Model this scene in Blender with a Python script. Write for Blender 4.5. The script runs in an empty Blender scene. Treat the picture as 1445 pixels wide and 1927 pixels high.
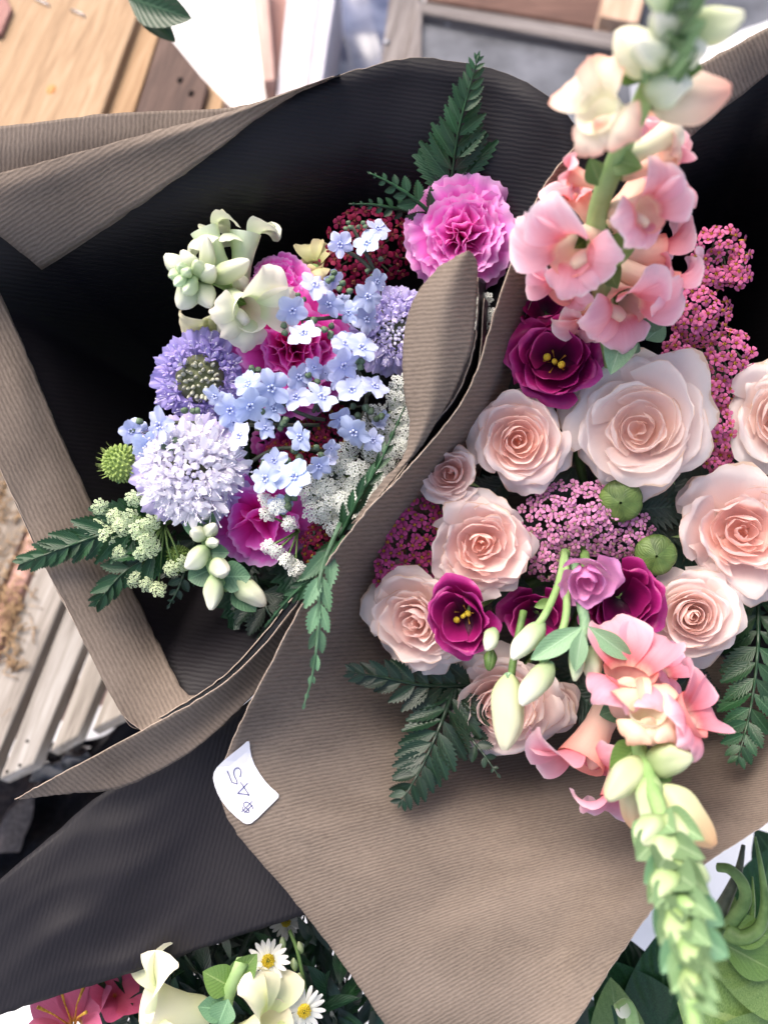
import bpy, math, random
import numpy as np
from mathutils import Vector, Matrix
R_ = math.radians
scene = bpy.context.scene
col = scene.collection

# ------------------------------------------------------------------ camera
FPX, CX, CY, DIST = 1669.0, 722.5, 963.5, 0.40      # focal length in photo pixels, distance to the focus plane (m)
TILT = R_(25)
LOOK = Vector((0, math.sin(TILT), -math.cos(TILT)))
CAMPOS = Vector((0, 0, 0.42)) - LOOK * DIST
RC = Matrix.Rotation(TILT, 3, 'X')
cd = bpy.data.cameras.new('camera'); cam = bpy.data.objects.new('camera', cd); col.objects.link(cam)
cam.location = CAMPOS; cam.rotation_euler = (TILT, 0, 0)
cd.sensor_fit = 'VERTICAL'; cd.sensor_height = 24.0
cd.lens = 24.0 * FPX / 1927.0
cd.clip_start = 0.01; cd.clip_end = 200
cd.dof.use_dof = True; cd.dof.focus_distance = 0.39; cd.dof.aperture_fstop = cd.lens / 5.8
scene.camera = cam
# ------------------------------------------------------------------ world, sun, exposure
SUN_EL, SUN_AZ = 58, -42
w = bpy.data.worlds.new('World'); scene.world = w; w.use_nodes = True
nt = w.node_tree; bg = nt.nodes['Background']
sky = nt.nodes.new('ShaderNodeTexSky'); sky.sky_type = 'NISHITA'; sky.sun_disc = False
sky.sun_elevation = R_(SUN_EL); sky.sun_rotation = R_(SUN_AZ); sky.dust_density = 6.0; sky.air_density = 0.85; sky.ozone_density = 0.4
nt.links.new(sky.outputs[0], bg.inputs[0]); bg.inputs[1].default_value = 0.15
sd = bpy.data.lights.new('sun', 'SUN'); sd.energy = 1.4; sd.angle = R_(42); sd.color = (1.0, 0.94, 0.88)
so = bpy.data.objects.new('sun', sd); col.objects.link(so)
a, e = R_(SUN_AZ), R_(SUN_EL)
sdir = Vector((math.sin(a) * math.cos(e), math.cos(a) * math.cos(e), math.sin(e)))
so.rotation_euler = sdir.to_track_quat('Z', 'Y').to_euler(); so.location = (0, 0, 3)
vs = scene.view_settings
vs.view_transform = 'Standard'; vs.look = 'None'; vs.gamma = 1.0; vs.use_curve_mapping = False; vs.exposure = 1.0
scene.cycles.max_bounces = 9; scene.cycles.diffuse_bounces = 6; scene.cycles.transmission_bounces = 6; scene.cycles.transparent_max_bounces = 6
scene.cycles.use_denoising = True

# ------------------------------------------------------------------ helpers
def W(px, py, h):
    """photo pixel + height h (cm) above the focus plane, towards the viewer -> world point"""
    d = DIST - h / 100.0
    return CAMPOS + RC @ Vector(((px - CX) / FPX * d, -(py - CY) / FPX * d, -d))
def Wz(px, py, z):
    r = RC @ Vector(((px - CX) / FPX, -(py - CY) / FPX, -1.0))
    return CAMPOS + r * ((z - CAMPOS.z) / r.z)
def S(px, h=0):
    return px / FPX * (DIST - h / 100.0)
def facing(px, py, h, tx=0, ty=0):
    """unit vector from the point to the camera, tilted tx right / ty up (degrees)"""
    n = (CAMPOS - W(px, py, h)).normalized()
    x = RC @ Vector((1, 0, 0)); y = RC @ Vector((0, 1, 0))
    return (n + x * math.tan(R_(tx)) + y * math.tan(R_(ty))).normalized()
def basis(o, z, roll=0.0, yh=None):
    z = Vector(z).normalized()
    yh = Vector(yh) if yh is not None else RC @ Vector((0, 1, 0))
    x = yh.cross(z)
    if x.length < 1e-4: x = (RC @ Vector((1, 0, 0.3))).cross(z)
    x.normalize(); y = z.cross(x)
    m = Matrix((x, y, z)).transposed().to_4x4() @ Matrix.Rotation(roll, 4, 'Z')
    m.translation = o
    return m
def ybasis(o, y, n):
    y = Vector(y).normalized(); x = y.cross(Vector(n)).normalized(); z = x.cross(y)
    m = Matrix((x, y, z)).transposed().to_4x4(); m.translation = o
    return m
WM = {}
def thing(name, label, cat, loc, group=None, kind=None):
    o = bpy.data.objects.new(name, None); col.objects.link(o); o.empty_display_size = 0.01
    m = Matrix.Translation(Vector(loc)); o.matrix_world = m; WM[o.name] = m
    o['label'] = label; o['category'] = cat
    if group: o['group'] = group
    if kind: o['kind'] = kind
    return o
def tag(o, label, cat, group=None, kind=None):
    o['label'] = label; o['category'] = cat
    if group: o['group'] = group
    if kind: o['kind'] = kind
    return o
def mesh(name, V, F, uv=None, mats=(), mi=None, smooth=True):
    me = bpy.data.meshes.new(name)
    V = np.asarray(V, dtype=float)
    me.from_pydata(V.tolist(), [], F)
    if uv is not None:
        uvl = me.uv_layers.new(name='UVMap')
        idx = np.empty(len(me.loops), dtype=np.int32); me.loops.foreach_get('vertex_index', idx)
        uvl.data.foreach_set('uv', np.asarray(uv, dtype=np.float32)[idx].ravel())
    for m in mats: me.materials.append(m)
    if mi is not None: me.polygons.foreach_set('material_index', np.asarray(mi, dtype=np.int32))
    if smooth: me.polygons.foreach_set('use_smooth', np.ones(len(me.polygons), dtype=bool))
    me.update()
    return me
def part(name, me, parent, world=None, scale=1.0, color=None):
    o = bpy.data.objects.new(name, me); col.objects.link(o)
    world = Matrix.Identity(4) if world is None else world
    if not isinstance(scale, (tuple, list)): scale = (scale,) * 3
    world = world @ Matrix.Diagonal((*scale, 1.0))
    WM[o.name] = world
    if parent is not None:
        o.parent = parent; o.matrix_basis = WM[parent.name].inverted() @ world
    else: o.matrix_world = world
    if color: o.color = (*color, 1.0)
    return o
def quads(nu, nv, off=0):
    return [(off + j * nu + i, off + j * nu + i + 1, off + (j + 1) * nu + i + 1, off + (j + 1) * nu + i) for j in range(nv - 1) for i in range(nu - 1)]
class MB:
    """collects pieces of one mesh"""
    def __init__(s): s.V = []; s.F = []; s.uv = []; s.mi = []; s.n = 0
    def add(s, V, F, uv=None, mi=0):
        V = np.asarray(V, float); s.V.append(V)
        s.F += [tuple(i + s.n for i in f) for f in F]; s.mi += [mi] * len(F)
        s.uv.append(np.asarray(uv, float) if uv is not None else np.zeros((len(V), 2)))
        s.n += len(V); return s
    def mesh(s, name, mats, smooth=True):
        return mesh(name, np.vstack(s.V), s.F, np.vstack(s.uv), mats, s.mi, smooth)
def xf(V, m):
    V = np.asarray(V, float); A = np.array(m)
    return V @ A[:3, :3].T + A[:3, 3]
def tube(P, r, seg=7, cap=True):
    """tube along points P (list of Vector) with radius list r"""
    P = [Vector(p) for p in P]; n = len(P)
    if not isinstance(r, (list, tuple)): r = [r] * n
    V = []; uv = []; ref = None
    for i, p in enumerate(P):
        t = (P[min(i + 1, n - 1)] - P[max(i - 1, 0)]).normalized()
        if ref is None: ref = t.orthogonal().normalized()
        ref = (ref - t * ref.dot(t)); ref = ref.normalized() if ref.length > 1e-6 else t.orthogonal().normalized()
        b = t.cross(ref)
        for k in range(seg):
            an = 2 * math.pi * k / seg
            V.append(p + (ref * math.cos(an) + b * math.sin(an)) * r[i]); uv.append((k / seg, i / max(n - 1, 1)))
    F = [(i * seg + k, i * seg + (k + 1) % seg, (i + 1) * seg + (k + 1) % seg, (i + 1) * seg + k) for i in range(n - 1) for k in range(seg)]
    if cap: F += [tuple(reversed(range(seg))), tuple((n - 1) * seg + k for k in range(seg))]
    return np.array([tuple(v) for v in V]), F, np.array(uv)
def crom(P, n):
    """Catmull-Rom through rows of array P (k, ...) at n samples per span"""
    P = np.asarray(P, float); k = len(P)
    E = np.concatenate([[2 * P[0] - P[1]], P, [2 * P[-1] - P[-2]]])
    out = []
    for i in range(k - 1):
        p0, p1, p2, p3 = E[i], E[i + 1], E[i + 2], E[i + 3]
        for j in range(n):
            t = j / n
            out.append(0.5 * (2 * p1 + (p2 - p0) * t + (2 * p0 - 5 * p1 + 4 * p2 - p3) * t * t + (3 * p1 - p0 - 3 * p2 + p3) * t ** 3))
    out.append(P[-1]); return np.array(out)
def bez(p0, p1, p2, p3, n):
    return [p0 * (1 - t) ** 3 + p1 * 3 * t * (1 - t) ** 2 + p2 * 3 * t * t * (1 - t) + p3 * t ** 3 for t in [i / (n - 1) for i in range(n)]]
def lathe(prof, seg=14):
    V = []; uv = []
    for j, (r, z) in enumerate(prof):
        for k in range(seg):
            an = 2 * math.pi * k / seg; V.append((r * math.cos(an), r * math.sin(an), z)); uv.append((k / seg, j / (len(prof) - 1)))
    F = [(j * seg + k, j * seg + (k + 1) % seg, (j + 1) * seg + (k + 1) % seg, (j + 1) * seg + k) for j in range(len(prof) - 1) for k in range(seg)]
    return np.array(V), F, np.array(uv)

# ------------------------------------------------------------------ materials
def lin(c):
    return tuple(((x / 255) / 12.92 if x / 255 <= 0.04045 else ((x / 255 + 0.055) / 1.055) ** 2.4) for x in c)
def newmat(name):
    m = bpy.data.materials.new(name); m.use_nodes = True
    t = m.node_tree; t.nodes.clear()
    return m, t, t.nodes, t.links
def N(t, kind, **kw):
    n = t.nodes.new('ShaderNode' + kind)
    for k, v in kw.items():
        if hasattr(n, k): setattr(n, k, v)
        else: n.inputs[k].default_value = v
    return n
def ramp(t, fac, stops):
    r = N(t, 'ValToRGB'); cr = r.color_ramp
    while len(cr.elements) < len(stops): cr.elements.new(0.5)
    for el, (p, c) in zip(cr.elements, sorted(stops, key=lambda s: s[0])):
        el.position = p; el.color = (*lin(c), 1)
    t.links.new(fac, r.inputs[0]); return r.outputs[0]
def math_(t, op, a, b=None):
    n = N(t, 'Math', operation=op)
    for i, v in enumerate((a, b)):
        if v is None: continue
        if isinstance(v, (int, float)): n.inputs[i].default_value = v
        else: t.links.new(v, n.inputs[i])
    return n.outputs[0]
def mixc(t, fac, a, b, blend='MIX'):
    n = N(t, 'Mix', data_type='RGBA', blend_type=blend)
    for s, v in ((0, fac), (6, a), (7, b)):
        if isinstance(v, (int, float)): n.inputs[s].default_value = v
        elif isinstance(v, tuple): n.inputs[s].default_value = (*lin(v), 1)
        else: t.links.new(v, n.inputs[s])
    return n.outputs[2]
def petal_mat(name, stops, trans=0.3, rough=0.5, vein=0.12, veinc=None, fine=60, spec=0.3, bump=0.15):
    """pigment runs along the petal (UV v), fine veins across it; Object colour multiplies it"""
    m, t, n, l = newmat(name)
    uv = N(t, 'UVMap'); sep = N(t, 'SeparateXYZ'); l.new(uv.outputs[0], sep.inputs[0])
    oi = N(t, 'ObjectInfo')
    tc = N(t, 'TexCoord')
    no = N(t, 'TexNoise', Scale=90.0, Detail=3.0); l.new(tc.outputs['Object'], no.inputs['Vector'])
    v = math_(t, 'ADD', sep.outputs[1], math_(t, 'MULTIPLY', math_(t, 'SUBTRACT', no.outputs[0], 0.5), 0.25))
    c = ramp(t, v, stops)
    mp = N(t, 'Mapping'); mp.inputs['Scale'].default_value = (fine * 0.5, 2.0, 1); l.new(uv.outputs[0], mp.inputs[0])
    ve = N(t, 'TexNoise', Scale=1.0, Detail=4.0); l.new(mp.outputs[0], ve.inputs['Vector'])
    vf = math_(t, 'MULTIPLY', math_(t, 'SUBTRACT', ve.outputs[0], 0.35), vein * 3)
    vf = N(t, 'Clamp').outputs[0] if False else vf
    dark = mixc(t, 1.0, c, veinc if veinc else (200, 190, 190), 'MULTIPLY')
    c = mixc(t, vf, c, dark)
    c = mixc(t, 1.0, c, oi.outputs['Color'], 'MULTIPLY')
    hs = N(t, 'HueSaturation'); l.new(c, hs.inputs['Color'])
    l.new(math_(t, 'ADD', math_(t, 'MULTIPLY', oi.outputs['Random'], 0.14), 0.93), hs.inputs['Value'])
    l.new(math_(t, 'ADD', math_(t, 'MULTIPLY', oi.outputs['Random'], 0.016), 0.492), hs.inputs['Hue'])
    c = hs.outputs[0]
    p = N(t, 'BsdfPrincipled', Roughness=rough); p.inputs['Specular IOR Level'].default_value = spec
    l.new(c, p.inputs['Base Color'])
    bp = N(t, 'Bump', Strength=bump, Distance=0.0006); l.new(ve.outputs[0], bp.inputs['Height']); l.new(bp.outputs[0], p.inputs['Normal'])
    tr = N(t, 'BsdfTranslucent'); l.new(c, tr.inputs[0])
    mx = N(t, 'MixShader'); mx.inputs[0].default_value = trans
    l.new(p.outputs[0], mx.inputs[1]); l.new(tr.outputs[0], mx.inputs[2])
    o = N(t, 'OutputMaterial'); l.new(mx.outputs[0], o.inputs[0])
    return m
def plain_mat(name, c1, c2, scale=60, rough=0.6, spec=0.3, bump=0.2, trans=0.0, metal=0.0, stretch=(1, 1, 1), dist=0.001, detail=5):
    m, t, n, l = newmat(name)
    tc = N(t, 'TexCoord'); mp = N(t, 'Mapping'); mp.inputs['Scale'].default_value = stretch; l.new(tc.outputs['Object'], mp.inputs[0])
    no = N(t, 'TexNoise', Scale=scale, Detail=detail, Roughness=0.6); l.new(mp.outputs[0], no.inputs['Vector'])
    c = ramp(t, no.outputs[0], [(0.3, c1), (0.7, c2)])
    oi = N(t, 'ObjectInfo'); c = mixc(t, 1.0, c, oi.outputs['Color'], 'MULTIPLY')
    p = N(t, 'BsdfPrincipled', Roughness=rough, Metallic=metal); p.inputs['Specular IOR Level'].default_value = spec
    l.new(c, p.inputs['Base Color'])
    bp = N(t, 'Bump', Strength=bump, Distance=dist); l.new(no.outputs[0], bp.inputs['Height']); l.new(bp.outputs[0], p.inputs['Normal'])
    o = N(t, 'OutputMaterial')
    if trans > 0:
        tr = N(t, 'BsdfTranslucent'); l.new(c, tr.inputs[0]); mx = N(t, 'MixShader'); mx.inputs[0].default_value = trans
        l.new(p.outputs[0], mx.inputs[1]); l.new(tr.outputs[0], mx.inputs[2]); l.new(mx.outputs[0], o.inputs[0])
    else: l.new(p.outputs[0], o.inputs[0])
    return m
def leaf_mat(name, c1, c2, rough=0.38, trans=0.12, vein=(120, 150, 110), spec=0.45):
    m, t, n, l = newmat(name)
    uv = N(t, 'UVMap'); sep = N(t, 'SeparateXYZ'); l.new(uv.outputs[0], sep.inputs[0])
    tc = N(t, 'TexCoord'); no = N(t, 'TexNoise', Scale=130.0, Detail=4.0); l.new(tc.outputs['Object'], no.inputs['Vector'])
    c = ramp(t, no.outputs[0], [(0.3, c1), (0.7, c2)])
    # midrib and side veins
    ax = math_(t, 'ABSOLUTE', math_(t, 'SUBTRACT', sep.outputs[0], 0.5))
    mid = math_(t, 'LESS_THAN', ax, 0.025)
    sv = math_(t, 'SINE', math_(t, 'MULTIPLY', math_(t, 'SUBTRACT', sep.outputs[1], math_(t, 'MULTIPLY', ax, 0.55)), 62.0))
    c = mixc(t, math_(t, 'MULTIPLY', mid, 0.45), c, vein)
    c = mixc(t, math_(t, 'MULTIPLY', math_(t, 'MAXIMUM', sv, 0.0), 0.06), c, vein)
    oi = N(t, 'ObjectInfo'); hs = N(t, 'HueSaturation'); l.new(mixc(t, 1.0, c, oi.outputs['Color'], 'MULTIPLY'), hs.inputs['Color'])
    l.new(math_(t, 'ADD', math_(t, 'MULTIPLY', oi.outputs['Random'], 0.7), 0.7), hs.inputs['Value'])
    p = N(t, 'BsdfPrincipled', Roughness=rough); p.inputs['Specular IOR Level'].default_value = spec
    l.new(hs.outputs[0], p.inputs['Base Color'])
    bp = N(t, 'Bump', Strength=0.18, Distance=0.0005); l.new(sv, bp.inputs['Height']); l.new(bp.outputs[0], p.inputs['Normal'])
    tr = N(t, 'BsdfTranslucent'); l.new(hs.outputs[0], tr.inputs[0]); mx = N(t, 'MixShader'); mx.inputs[0].default_value = trans
    l.new(p.outputs[0], mx.inputs[1]); l.new(tr.outputs[0], mx.inputs[2])
    o = N(t, 'OutputMaterial'); l.new(mx.outputs[0], o.inputs[0]); return m
def paper_mat(name, lo, hi, rough, spec, bump, fibre=0.35, sheen=0.0):
    """ribbed wrapping paper: one rib per unit of UV y"""
    m, t, n, l = newmat(name)
    uv = N(t, 'UVMap'); sep = N(t, 'SeparateXYZ'); l.new(uv.outputs[0], sep.inputs[0])
    n1 = N(t, 'TexNoise', Scale=0.35, Detail=3.0); l.new(uv.outputs[0], n1.inputs['Vector'])
    y = math_(t, 'ADD', sep.outputs[1], math_(t, 'MULTIPLY', n1.outputs[0], 0.9))
    s = math_(t, 'SINE', math_(t, 'MULTIPLY', y, 2 * math.pi))
    mp = N(t, 'Mapping'); mp.inputs['Scale'].default_value = (0.8, 2.2, 1); l.new(uv.outputs[0], mp.inputs[0])
    n2 = N(t, 'TexNoise', Scale=1.0, Detail=8.0, Roughness=0.78); l.new(mp.outputs[0], n2.inputs['Vector'])
    n3 = N(t, 'TexNoise', Scale=0.05, Detail=4.0); l.new(uv.outputs[0], n3.inputs['Vector'])
    f = math_(t, 'ADD', math_(t, 'MULTIPLY', s, 0.085), math_(t, 'MULTIPLY', n2.outputs[0], fibre * 2))
    f = math_(t, 'ADD', f, math_(t, 'MULTIPLY', n3.outputs[0], 0.5))
    c = ramp(t, f, [(0.25, lo), (0.95, hi)])
    n4 = N(t, 'TexNoise', Scale=1.7, Detail=2.0); l.new(uv.outputs[0], n4.inputs['Vector'])
    c = mixc(t, math_(t, 'MULTIPLY', math_(t, 'GREATER_THAN', n4.outputs[0], 0.70), 0.35), c, tuple(int(x * .62) for x in lo))
    n5 = N(t, 'TexNoise', Scale=0.021, Detail=5.0, Roughness=0.65); l.new(uv.outputs[0], n5.inputs['Vector'])
    c = mixc(t, math_(t, 'MULTIPLY', math_(t, 'GREATER_THAN', n5.outputs[0], 0.56), 0.10), c, hi)
    p = N(t, 'BsdfPrincipled', Roughness=rough); p.inputs['Specular IOR Level'].default_value = spec
    l.new(c, p.inputs['Base Color'])
    hgt = math_(t, 'ADD', math_(t, 'MULTIPLY', s, 0.5), math_(t, 'MULTIPLY', n2.outputs[0], 0.8))
    bp = N(t, 'Bump', Strength=bump, Distance=0.0004); l.new(hgt, bp.inputs['Height']); l.new(bp.outputs[0], p.inputs['Normal'])
    o = N(t, 'OutputMaterial'); l.new(p.outputs[0], o.inputs[0]); return m
def wood_mat(name, c1, c2, c3, scale=14, rough=0.7, bump=0.5, axis=(1, 1, 1)):
    """grain runs along local Y"""
    m, t, n, l = newmat(name)
    tc = N(t, 'TexCoord'); mp = N(t, 'Mapping'); mp.inputs['Scale'].default_value = (scale * 9, scale * 0.55, scale * 9); l.new(tc.outputs['Object'], mp.inputs[0])
    oi = N(t, 'ObjectInfo')
    off = N(t, 'CombineXYZ'); l.new(math_(t, 'MULTIPLY', oi.outputs['Random'], 40.0), off.inputs[0]); l.new(off.outputs[0], mp.inputs['Location'])
    n1 = N(t, 'TexNoise', Scale=1.0, Detail=6.0, Roughness=0.65, Distortion=0.6); l.new(mp.outputs[0], n1.inputs['Vector'])
    mp2 = N(t, 'Mapping'); mp2.inputs['Scale'].default_value = (scale * 60, scale * 3, scale * 60); l.new(tc.outputs['Object'], mp2.inputs[0])
    n2 = N(t, 'TexNoise', Scale=1.0, Detail=3.0); l.new(mp2.outputs[0], n2.inputs['Vector'])
    f = math_(t, 'ADD', math_(t, 'MULTIPLY', n1.outputs[0], 0.75), math_(t, 'MULTIPLY', n2.outputs[0], 0.3))
    c = ramp(t, f, [(0.32, c1), (0.52, c2), (0.72, c3)])
    c = mixc(t, 1.0, c, oi.outputs['Color'], 'MULTIPLY')
    p = N(t, 'BsdfPrincipled', Roughness=rough); p.inputs['Specular IOR Level'].default_value = 0.25
    l.new(c, p.inputs['Base Color'])
    bp = N(t, 'Bump', Strength=bump, Distance=0.0008); l.new(f, bp.inputs['Height']); l.new(bp.outputs[0], p.inputs['Normal'])
    o = N(t, 'OutputMaterial'); l.new(p.outputs[0], o.inputs[0]); return m

KRAFT = paper_mat('kraft_paper', (62, 54, 48), (136, 123, 112), 0.85, 0.15, 0.28, 0.42)
BLACK = paper_mat('black_paper', (17, 15, 19), (31, 28, 33), 0.52, 0.28, 0.2)
EDGE = plain_mat('paper_edge', (150, 132, 118), (190, 175, 160), 400, 0.9, 0.1)
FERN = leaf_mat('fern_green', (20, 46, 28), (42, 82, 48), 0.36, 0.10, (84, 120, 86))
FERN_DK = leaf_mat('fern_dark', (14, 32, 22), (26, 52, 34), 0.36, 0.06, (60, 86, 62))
FERN_LT = leaf_mat('fern_light', (66, 104, 74), (112, 150, 116), 0.45, 0.2, (150, 190, 150))
SAGE = leaf_mat('sage_leaf', (92, 128, 96), (138, 170, 132), 0.5, 0.2, (165, 190, 160))
LEAFG = leaf_mat('bud_leaf', (72, 108, 52), (120, 150, 80), 0.42, 0.15, (160, 180, 120))
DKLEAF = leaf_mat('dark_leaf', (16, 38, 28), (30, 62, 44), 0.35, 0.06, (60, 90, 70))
STEM = plain_mat('stem_green', (78, 108, 56), (128, 158, 92), 90, 0.5, 0.35, 0.15, 0.1)
STEM_DK = plain_mat('stem_dark', (56, 62, 52), (92, 96, 78), 150, 0.6, 0.3, 0.3)
STEM_LT = plain_mat('stem_light', (132, 170, 100), (170, 200, 138), 60, 0.5, 0.35, 0.1, 0.2)
ROSE = petal_mat('rose_petal', [(0.0, (251, 222, 206)), (0.4, (254, 240, 236)), (0.93, (254, 247, 244)), (0.985, (252, 242, 236)), (1.0, (238, 216, 196))], 0.5, 0.5, 0.035)
CARN = petal_mat('carnation_petal', [(0.0, (214, 30, 150)), (0.45, (236, 84, 192)), (0.85, (244, 140, 222)), (1.0, (249, 196, 238))], 0.42, 0.5, 0.16, (215, 150, 205))
CARN2 = petal_mat('carnation_petal_deep', [(0.0, (230, 24, 158)), (0.6, (246, 60, 188)), (0.9, (242, 100, 208)), (1.0, (246, 170, 232))], 0.5, 0.5, 0.18, (205, 110, 190))
LISI = petal_mat('lisianthus_petal', [(0.0, (40, 4, 34)), (0.25, (86, 8, 62)), (0.5, (146, 20, 100)), (0.9, (170, 36, 120)), (1.0, (190, 74, 146))], 0.25, 0.42, 0.2, (190, 120, 170), spec=0.4)
LISI_LT = petal_mat('lisianthus_pale', [(0.0, (246, 214, 226)), (0.4, (232, 174, 214)), (1.0, (226, 156, 206))], 0.35, 0.45, 0.15, (220, 170, 215))
SNAP = petal_mat('snapdragon_pink', [(0.0, (248, 226, 200)), (0.16, (238, 146, 154)), (0.4, (246, 182, 194)), (0.75, (250, 206, 220)), (1.0, (254, 240, 244))], 0.4, 0.42, 0.2, (236, 170, 186), 26, bump=.5)
SNAP_TUBE = petal_mat('snapdragon_tube', [(0.0, (235, 238, 205)), (0.5, (244, 226, 206)), (1.0, (240, 170, 160))], 0.35, 0.45, 0.15, (226, 170, 170), 30)
SNAP_CR = petal_mat('snapdragon_cream', [(0.0, (214, 226, 178)), (0.5, (240, 240, 214)), (1.0, (248, 240, 226))], 0.35, 0.45, 0.06, (225, 228, 200), 20)
SNAP_PEACH = petal_mat('snapdragon_peach', [(0.0, (240, 240, 208)), (0.5, (246, 232, 212)), (1.0, (242, 186, 166))], 0.35, 0.45, 0.08, (238, 210, 195), 20)
SNAP_GR = petal_mat('snapdragon_green', [(0.0, (146, 174, 122)), (0.35, (196, 210, 168)), (0.75, (232, 236, 212)), (1.0, (246, 244, 230))], 0.3, 0.5, 0.08, (190, 205, 160), 20)
PALATE = petal_mat('snapdragon_palate', [(0.0, (246, 206, 204)), (0.6, (250, 222, 210)), (1.0, (250, 228, 200))], 0.35, 0.6, 0.1, (236, 200, 190), 30)
YELLOW = plain_mat('yellow_pollen', (176, 150, 30), (224, 206, 72), 300, 0.6, 0.2)
GOLD = plain_mat('golden_disc', (140, 92, 40), (222, 178, 80), 600, 0.7, 0.1)
PALEDISC2 = plain_mat('crimson_disc', (120, 50, 50), (176, 120, 96), 600, 0.7, 0.1)
POD_LF = leaf_mat('pod_leaf', (58, 84, 40), (104, 128, 64), 0.45, 0.12, (120, 146, 84))
PODM = plain_mat('pod_green', (78, 104, 50), (112, 136, 74), 45, 0.45, 0.4, 0.3, 0.1)
PALEDISC = plain_mat('pale_disc', (150, 130, 110), (214, 200, 172), 600, 0.7, 0.1)
YAR_P = petal_mat('yarrow_pink', [(0.0, (206, 76, 134)), (1.0, (224, 126, 172))], 0.25, 0.55, 0.1)
YAR_L = petal_mat('yarrow_mauve', [(0.0, (196, 110, 160)), (1.0, (222, 156, 196))], 0.25, 0.55, 0.1)
YAR_D = petal_mat('yarrow_plum', [(0.0, (150, 40, 100)), (1.0, (190, 76, 136))], 0.2, 0.55, 0.1)
YAR_C = petal_mat('yarrow_crimson', [(0.0, (104, 8, 44)), (1.0, (140, 20, 66))], 0.2, 0.6, 0.1)
FMN = petal_mat('forget_me_not_blue', [(0.0, (176, 190, 236)), (0.4, (200, 211, 246)), (1.0, (214, 224, 250))], 0.3, 0.55, 0.1, (190, 196, 230), 40)
FMN_EYE = plain_mat('flower_eye', (186, 196, 238), (222, 228, 248), 400, 0.6, 0.2)
INK_DK = plain_mat('throat_dark', (70, 72, 110), (100, 102, 150), 300, 0.6, 0.2)
SCA_P = petal_mat('scabiosa_purple', [(0.0, (150, 136, 204)), (1.0, (176, 164, 224))], 0.25, 0.55, 0.15, (190, 180, 225))
SCA_L = petal_mat('scabiosa_lavender', [(0.0, (222, 214, 242)), (1.0, (206, 196, 238))], 0.3, 0.55, 0.12, (210, 200, 240))
SCA_W = petal_mat('scabiosa_white', [(0.0, (244, 240, 250)), (1.0, (252, 250, 254))], 0.38, 0.55, 0.08, (225, 220, 240))
WHITEF = petal_mat('white_floret', [(0.0, (232, 240, 224)), (1.0, (252, 254, 250))], 0.35, 0.6, 0.05)
LIMEF = petal_mat('lime_floret', [(0.0, (170, 200, 130)), (1.0, (226, 238, 200))], 0.25, 0.6, 0.05)
DAISY = petal_mat('aster_white', [(0.0, (225, 228, 216)), (1.0, (246, 246, 244))], 0.25, 0.5, 0.1)
SEED = plain_mat('seed_green', (126, 152, 74), (182, 204, 122), 200, 0.55, 0.3, 0.2, 0.15)
SEED_DK = plain_mat('scabiosa_heart', (86, 92, 62), (132, 138, 98), 200, 0.6, 0.3)
HEART = plain_mat('scabiosa_bud_green', (150, 156, 120), (206, 204, 196), 300, 0.6, 0.3)
SCA_LM = petal_mat('scabiosa_mid', [(0.0, (190, 178, 226)), (1.0, (172, 158, 222))], 0.3, 0.55, 0.12, (200, 190, 235))
ANTHER = plain_mat('white_anther', (226, 220, 240), (246, 244, 252), 300, 0.6, 0.2)
CALYX = leaf_mat('calyx_green', (66, 88, 66), (108, 130, 98), 0.6, 0.1, (150, 170, 140))

# ================================================================== setting
def prism(corners, down, off=0.0):
    """closed slab from top corners (world Vectors) going down by vector; bevel comes from a modifier"""
    n = len(corners); top = [Vector(c) for c in corners]; bot = [c + down for c in top]
    V = [tuple(v) for v in top + bot]
    F = [tuple(range(n)), tuple(reversed(range(n, 2 * n)))] + [(i, i + n, (i + 1) % n + n, (i + 1) % n) for i in range(n)]
    nrm = (top[1] - top[0]).cross(top[2] - top[0])
    if nrm.dot(down) > 0: F = [tuple(reversed(f)) for f in F]
    return V, F
def board(name, corners, down, mat, parent, grain=None, bev=0.0012, color=None):
    """a board whose local Y is the grain direction"""
    o = sum((Vector(c) for c in corners), Vector()) / len(corners)
    g = (Vector(grain) if grain is not None else (corners[1] - corners[0])).normalized()
    m = ybasis(o, g, -down)
    V, F = prism(corners, down)
    me = mesh(name, xf(V, m.inverted()), F, None, [mat], None, False)
    ob = part(name, me, parent, m, 1.0, color)
    if bev:
        b = ob.modifiers.new('bevel', 'BEVEL'); b.width = bev; b.segments = 2; b.limit_method = 'ANGLE'
    return ob
PALE_PAINT = plain_mat('pale_ground', (206, 208, 212), (232, 232, 234), 9, 0.6, 0.3, 0.1)
gv = [(-6, -6, 0), (6, -6, 0), (6, 6, 0), (-6, 6, 0)]
g = part('ground', mesh('ground', gv, [(0, 1, 2, 3)], None, [PALE_PAINT], None, False), None); g['kind'] = 'structure'
PINE = wood_mat('pine_wood', (116, 90, 64), (158, 130, 100), (178, 154, 126), 14, 0.65, 0.5)
BROWNW = wood_mat('stained_wood', (46, 32, 28), (76, 56, 48), (104, 82, 72), 16, 0.6, 0.7)
GREYW = wood_mat('weathered_wood', (74, 68, 66), (112, 105, 103), (150, 144, 142), 16, 0.85, 0.7)
WHITEW = wood_mat('whitewashed_wood', (96, 88, 80), (150, 143, 136), (178, 173, 168), 12, 0.8, 0.5)
PINKW = wood_mat('pinkish_wood', (150, 116, 108), (190, 156, 146), (214, 186, 176), 12, 0.8, 0.5)
ZINC = plain_mat('galvanised_metal', (58, 60, 66), (108, 110, 118), 22, 0.5, 0.5, 0.3, 0, 0.3, detail=8)
STEEL = plain_mat('staple_steel', (120, 120, 124), (190, 190, 196), 200, 0.35, 0.5, 0.1, 0, 0.9)
HOLE = plain_mat('nail_hole', (14, 10, 10), (30, 24, 22), 200, 0.9, 0.1)
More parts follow.
